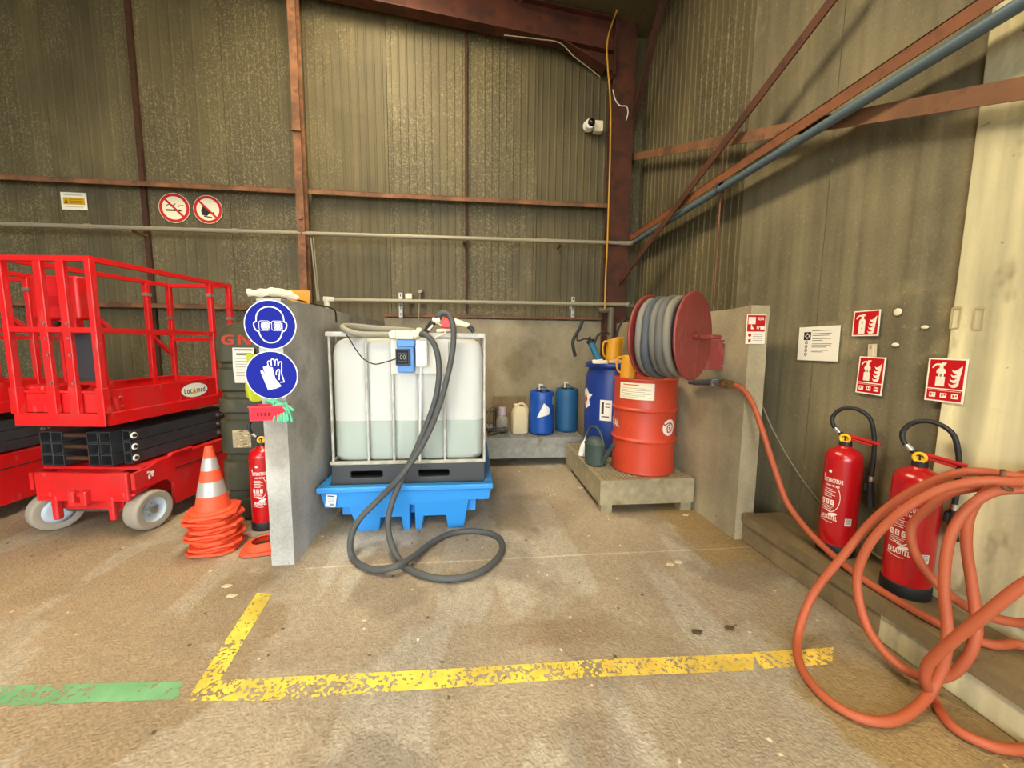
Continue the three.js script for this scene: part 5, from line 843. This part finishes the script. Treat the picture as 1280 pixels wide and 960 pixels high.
{
  const a = backSign(218, 260), b = backSign(260, 262);
  roundSign('prohibition_sign', 'round red and white no smoking sign on the back wall', prohibit((g) => { g.fillStyle = '#4a4034'; g.fillRect(56, 140, 100, 16); g.fillRect(160, 140, 26, 16); g.strokeStyle = '#4a4034'; g.lineWidth = 7; g.beginPath(); g.moveTo(60, 120); g.bezierCurveTo(90, 70, 110, 130, 140, 90); g.stroke(); g.beginPath(); g.moveTo(160, 120); g.bezierCurveTo(180, 90, 190, 120, 204, 100); g.stroke(); }), [a.x, a.y, a.z], 0.183, 0);
  roundSign('prohibition_sign', 'round red and white no open flame sign on the back wall', prohibit((g) => { g.fillStyle = '#332c26'; g.beginPath(); g.moveTo(80, 180); g.bezierCurveTo(50, 130, 90, 120, 84, 84); g.bezierCurveTo(120, 100, 110, 130, 128, 120); g.bezierCurveTo(150, 150, 130, 180, 116, 186); g.fill(); g.fillRect(110, 150, 70, 14); g.strokeStyle = '#332c26'; g.lineWidth = 10; g.beginPath(); g.moveTo(90, 190); g.lineTo(160, 200); g.stroke(); }), [b.x, b.y, b.z], 0.175, 0);
  const l = backSign(75.5, 240), r2 = backSign(110, 263), o = thing('notice_board', 'small white notice with a yellow band on the back wall', 'notice', [(l.x + r2.x) / 2, (l.y + r2.y) / 2, ZB - 0.043]);
  card('face', canvasTex(256, 176, (g, w, h) => { g.fillStyle = '#e9e3cf'; g.fillRect(0, 0, w, h); g.fillStyle = '#c79a24'; g.fillRect(22, 52, 214, 72); g.fillStyle = '#5a4a1c'; g.beginPath(); g.moveTo(48, 64); g.lineTo(68, 112); g.lineTo(30, 112); g.fill(); g.fillStyle = '#8a6c1c'; for (let k = 0; k < 3; k++) g.fillRect(84, 66 + k * 18, 130, 7); g.fillStyle = '#bdb49c'; g.fillRect(30, 20, 180, 10); g.fillRect(30, 142, 190, 8); }), r2.x - l.x, l.y - r2.y, o, [0, 0, 0], [0, 0, 0], { thick: 0.004 });
}

// ================================================================== PIPES AND CABLES
{
  const a = onZ(0, 280, -5.30), b = onZ(774, 304, -5.30), d = b.clone().sub(a).normalize(), left = a.clone().addScaledVector(d, -(a.x - XL - 0.05));
  const t = thing('compressed_air_pipe', 'long grey pipe across the whole back wall at head height', 'pipe');
  part('pipe', [rod(left, b, 0.027, 14)], M.pipe, t);
  parts('coupling', [0.12, 0.34, 0.62, 0.86].map((f) => { const p = a.clone().lerp(b, f); return rod(p, p.clone().addScaledVector(d, 0.06), 0.034, 14); }), M.pipe, t);
  parts('bracket', [-4.1, -0.1, 1.2].map((x) => { const y = a.y + (x - a.x) * d.y / d.x; return bx(0.03, 0.025, 0.25, x, y - 0.03, -5.42); }), M.rust, t);
  part('strap', [new THREE.TorusGeometry(0.03, 0.006, 8, 20).rotateY(Math.PI / 2).translate(-2.13, a.y + (-2.13 - a.x) * d.y / d.x, -5.30), rod(V(-2.13, a.y + (-2.13 - a.x) * d.y / d.x, -5.29), V(-2.13, a.y + (-2.13 - a.x) * d.y / d.x + 0.09, -5.275), 0.008)], M.rust, t);
  const y = 2.872, p = thing('water_pipe', 'blue grey pipe under the girt along the right wall', 'pipe');
  part('pipe', [rod(V(2.19, y, -5.30), V(2.19, y, 3.9), 0.030, 16)], M.bluePipe, p);
  part('elbow', [tube([b.clone(), V(2.12, b.y, -5.30), V(2.17, y, -5.29), V(2.19, y, -5.22)], 0.031, 20, 12)], M.pipe, p);
  parts('hanger', [-3.4, -1.37, 0.6].map((z) => rb(0.075, 0.09, 0.02, 0.006, 2.195, y + 0.02, z)), M.darkSteel, p);
}
{
  const Z = -5.27, a = onZ(418, 375, Z), b = onZ(781, 381, Z), t = thing('drain_pipe', 'lower grey pipe above the concrete plinth with an elbow at its left end', 'pipe');
  part('pipe', [rod(a, b, 0.027, 14)], M.pipe, t);
  part('elbow', [rod(onZ(405, 374, Z), a, 0.036, 14), rod(onZ(409, 371, Z), onZ(409, 384, Z), 0.036, 14), rod(onZ(409, 384, Z), onZ(409, 392, Z), 0.022)], mat(0xc9c3b0, 0.55), t, 'pale elbow fitting');
  part('end_elbow', [tube([b, b.clone().add(V(0.04, 0, 0)), b.clone().add(V(0.07, 0.0, 0.03)), b.clone().add(V(0.07, 0, 0.05))], 0.033, 16, 12)], M.pipe, t);
  for (const px of [500.5, 716.5]) { const u = onZ(px, 366 + (px > 600 ? 5 : 0), Z - 0.03), w2 = onZ(px, 396.5, Z - 0.03); part('slotted_bracket', [bx(0.045, u.y - w2.y, 0.012, u.x, (u.y + w2.y) / 2, Z - 0.036), bx(0.03, 0.03, 0.14, u.x, (u.y + w2.y) / 2, Z - 0.10)], M.zinc, t); parts('slot', [0.1, 0.38, 0.62, 0.88].map((f) => bx(0.012, 0.035, 0.002, u.x, u.y + (w2.y - u.y) * f, Z - 0.0292)), M.black, t); }
  const j = onZ(511, 370.5, -5.4); solo('junction_box', 'small cream junction box above the lower pipe', 'junction box', [rb(0.09, 0.075, 0.16, 0.01, j.x, j.y, -5.46)], M.cream2);
  const k0 = onZ(525, 364, -5.40), k1 = onZ(523, 404, -5.40); solo('conduit', 'thin grey conduit dropping from the wall behind the container', 'conduit', [rod(k0, k1, 0.008, 8), bx(0.06, 0.035, 0.16, k0.x, k0.y, -5.47)], M.pipe);
  const v0 = onZ(764, 388, -5.27), vp = thing('standpipe', 'thick dark pipe dropping behind the blue drum in the corner', 'pipe');
  part('pipe', [rod(v0, V(v0.x, 0.0, -5.27), 0.045, 16)], mat(0x6a6250, 0.6, 0.2), vp); part('elbow', [rod(v0, onZ(748, 388, -5.27), 0.038, 14), cy(0.052, 0.052, 0.07, v0.x, v0.y, -5.27, 16)], mat(0x6a6250, 0.6, 0.2), vp);
  solo('black_hose', 'black hose arching down behind the hose reel', 'hose', [tube([onZ(786, 397, -4.8), onZ(778, 402, -4.8), onZ(772, 414, -4.8), onZ(769, 430, -4.82), onZ(768, 470, -4.85)], 0.016, 40, 8)], M.black);
}
{
  const c = (px, py, z = -5.222) => onZ(px, py, z);
  solo('yellow_cable', 'yellow cable running down the left edge of the corner column', 'cable', [tube([c(775, 2, -5.20), c(765, 30, -5.26), c(759, 55), c(760, 85), c(763, 125), c(763, 180), c(761, 250), c(759, 310), c(757, 350), c(756, 386)], 0.012, 90, 8)], mat(0xb98a2c, 0.6));
  solo('rafter_cable', 'pale cable clipped along the rafter and its haunch', 'cable', [tube([c(630, 44, -5.27), c(672, 49, -5.27), c(700, 54, -5.27), c(718, 71, -5.27), c(735, 84, -5.27), c(750, 96, -5.27)], 0.007, 50, 8)], M.pipe);
  solo('column_cable', 'short pale cable hanging on the corner column', 'cable', [tube([c(766, 112, -5.32), c(769, 124, -5.32), c(775, 132, -5.32), c(783, 133, -5.32), c(785, 140, -5.32), c(783, 150, -5.32)], 0.007, 40, 8)], M.white);
  const p = onZ(737, 155, -5.38), q = onZ(749, 155, -5.4), cam = thing('security_camera', 'white dome security camera beside the corner column', 'camera', [p.x, p.y, -5.40]);
  part('housing', [cy(0.075, 0.06, 0.08, 0, 0, 0, 28, Math.PI / 2)], M.white, cam); part('dome', [new THREE.SphereGeometry(0.05, 24, 16).translate(0.02, 0.01, 0.04)], mat(0x111114, 0.12), cam, 'black dome'); part('mount_box', [rb(0.12, 0.14, 0.10, 0.012, q.x - p.x, 0, -0.05), bx(0.03, 0.03, 0.14, 0, 0, -0.09)], M.cream2, cam);
  solo('conduit', 'thin pale conduit down the side of the slim column', 'conduit', [rod(onZ(388.5, 297, -5.26), onZ(397, 376, -5.26), 0.009, 8)], M.pipe); 
  solo('conduit', 'second thin pale conduit beside the slim column', 'conduit', [rod(onZ(391.5, 297, -5.24), onZ(399, 376, -5.24), 0.006, 8)], M.pipe);
  const rt = onX(905, 178, 2.24), rb2 = onX(894, 384, 2.24); solo('hanging_rod', 'thin steel rod hanging from the crossed braces above the reel', 'rod', [rod(rt, V(rt.x, rb2.y - 0.05, rt.z), 0.008, 8)], M.rust);
  solo('wall_cable', 'thin dark cable lying on top of the signed partition', 'cable', [tube([V(-1.18, 1.775, -2.75), V(-1.21, 1.782, -2.95), V(-1.22, 1.782, -3.2), V(-1.205, 1.782, -3.5), V(-1.185, 1.76, -3.56), V(-1.18, 1.66, -3.57)], 0.006, 60, 8)], M.black);
}
// plaster blobs, cast slots and a seam on the right wall
parts('filler_patch', [[1122, 390, 5], [1156, 409, 4], [1119, 431, 4.5]].map(([x, y, s]) => { const p = onX(x, y, XR + 0.002); return new THREE.SphereGeometry(0.0042 * s, 12, 8).scale(0.25, s < 4.8 ? 0.6 : 1, 1.1).translate(p.x, p.y, p.z); }), M.cream2, wallRight);
parts('cast_slot', [[1195, 398], [1224, 399]].map(([x, y]) => { const p = onX(x, y, XR - 0.014); const s = new THREE.Shape([[-0.02, -0.05], [0.02, -0.05], [0.02, 0.05], [0.01, 0.058], [-0.01, 0.058], [-0.02, 0.05]].map((q) => new THREE.Vector2(...q))); s.holes.push(new THREE.Path([[-0.015, -0.046], [-0.015, 0.046], [0.015, 0.046], [0.015, -0.046]].map((q) => new THREE.Vector2(...q)))); return new THREE.ExtrudeGeometry(s, { depth: 0.005, bevelEnabled: false, curveSegments: 20 }).rotateY(-Math.PI / 2).translate(p.x, p.y, p.z); }), mat(0xb4a278, 0.9), wallRight);
part('seam_strip', [bx(0.01, 0.02, 5.2, XR - 0.018, 0.30, 0.9)], mat(0xa79f80, 0.8), wallRight);

// ---- bits of litter on the floor
const bits = [[966, 697, 0], [989, 716, 0], [1001, 706, 0], [912, 785, 0], [871, 790, 0], [838, 706, 1], [848, 703, 1], [284, 733, 1], [290, 745, 1], [726, 610, 1], [857, 644, 1], [592, 666, 1]];
for (const [x, y, k] of bits) {
  const p = onY(x, y, 0.002), g = new THREE.IcosahedronGeometry(0.02, 1), q = g.attributes.position;
  for (let i = 0; i < q.count; i++) { const n = 0.6 + 0.8 * noise(q.getX(i) * 12 + x, q.getZ(i) * 12 + y, 64, 64, 7); q.setXYZ(i, q.getX(i) * n * 1.5, Math.max(-0.004, q.getY(i) * 0.25 * n), q.getZ(i) * n); }
  g.computeVertexNormals(); g.translate(p.x, 0.0045, p.z);
  solo('litter', k ? 'pale chip of rubbish lying on the concrete floor' : 'dark crumb of dirt lying on the concrete floor', 'litter', [g], k ? mat(0xc6b894, 0.9) : mat(0x4a3c2a, 0.95), k ? 'pale chips on the floor' : 'dark crumbs on the floor');
}
renderer.render(scene, camera);
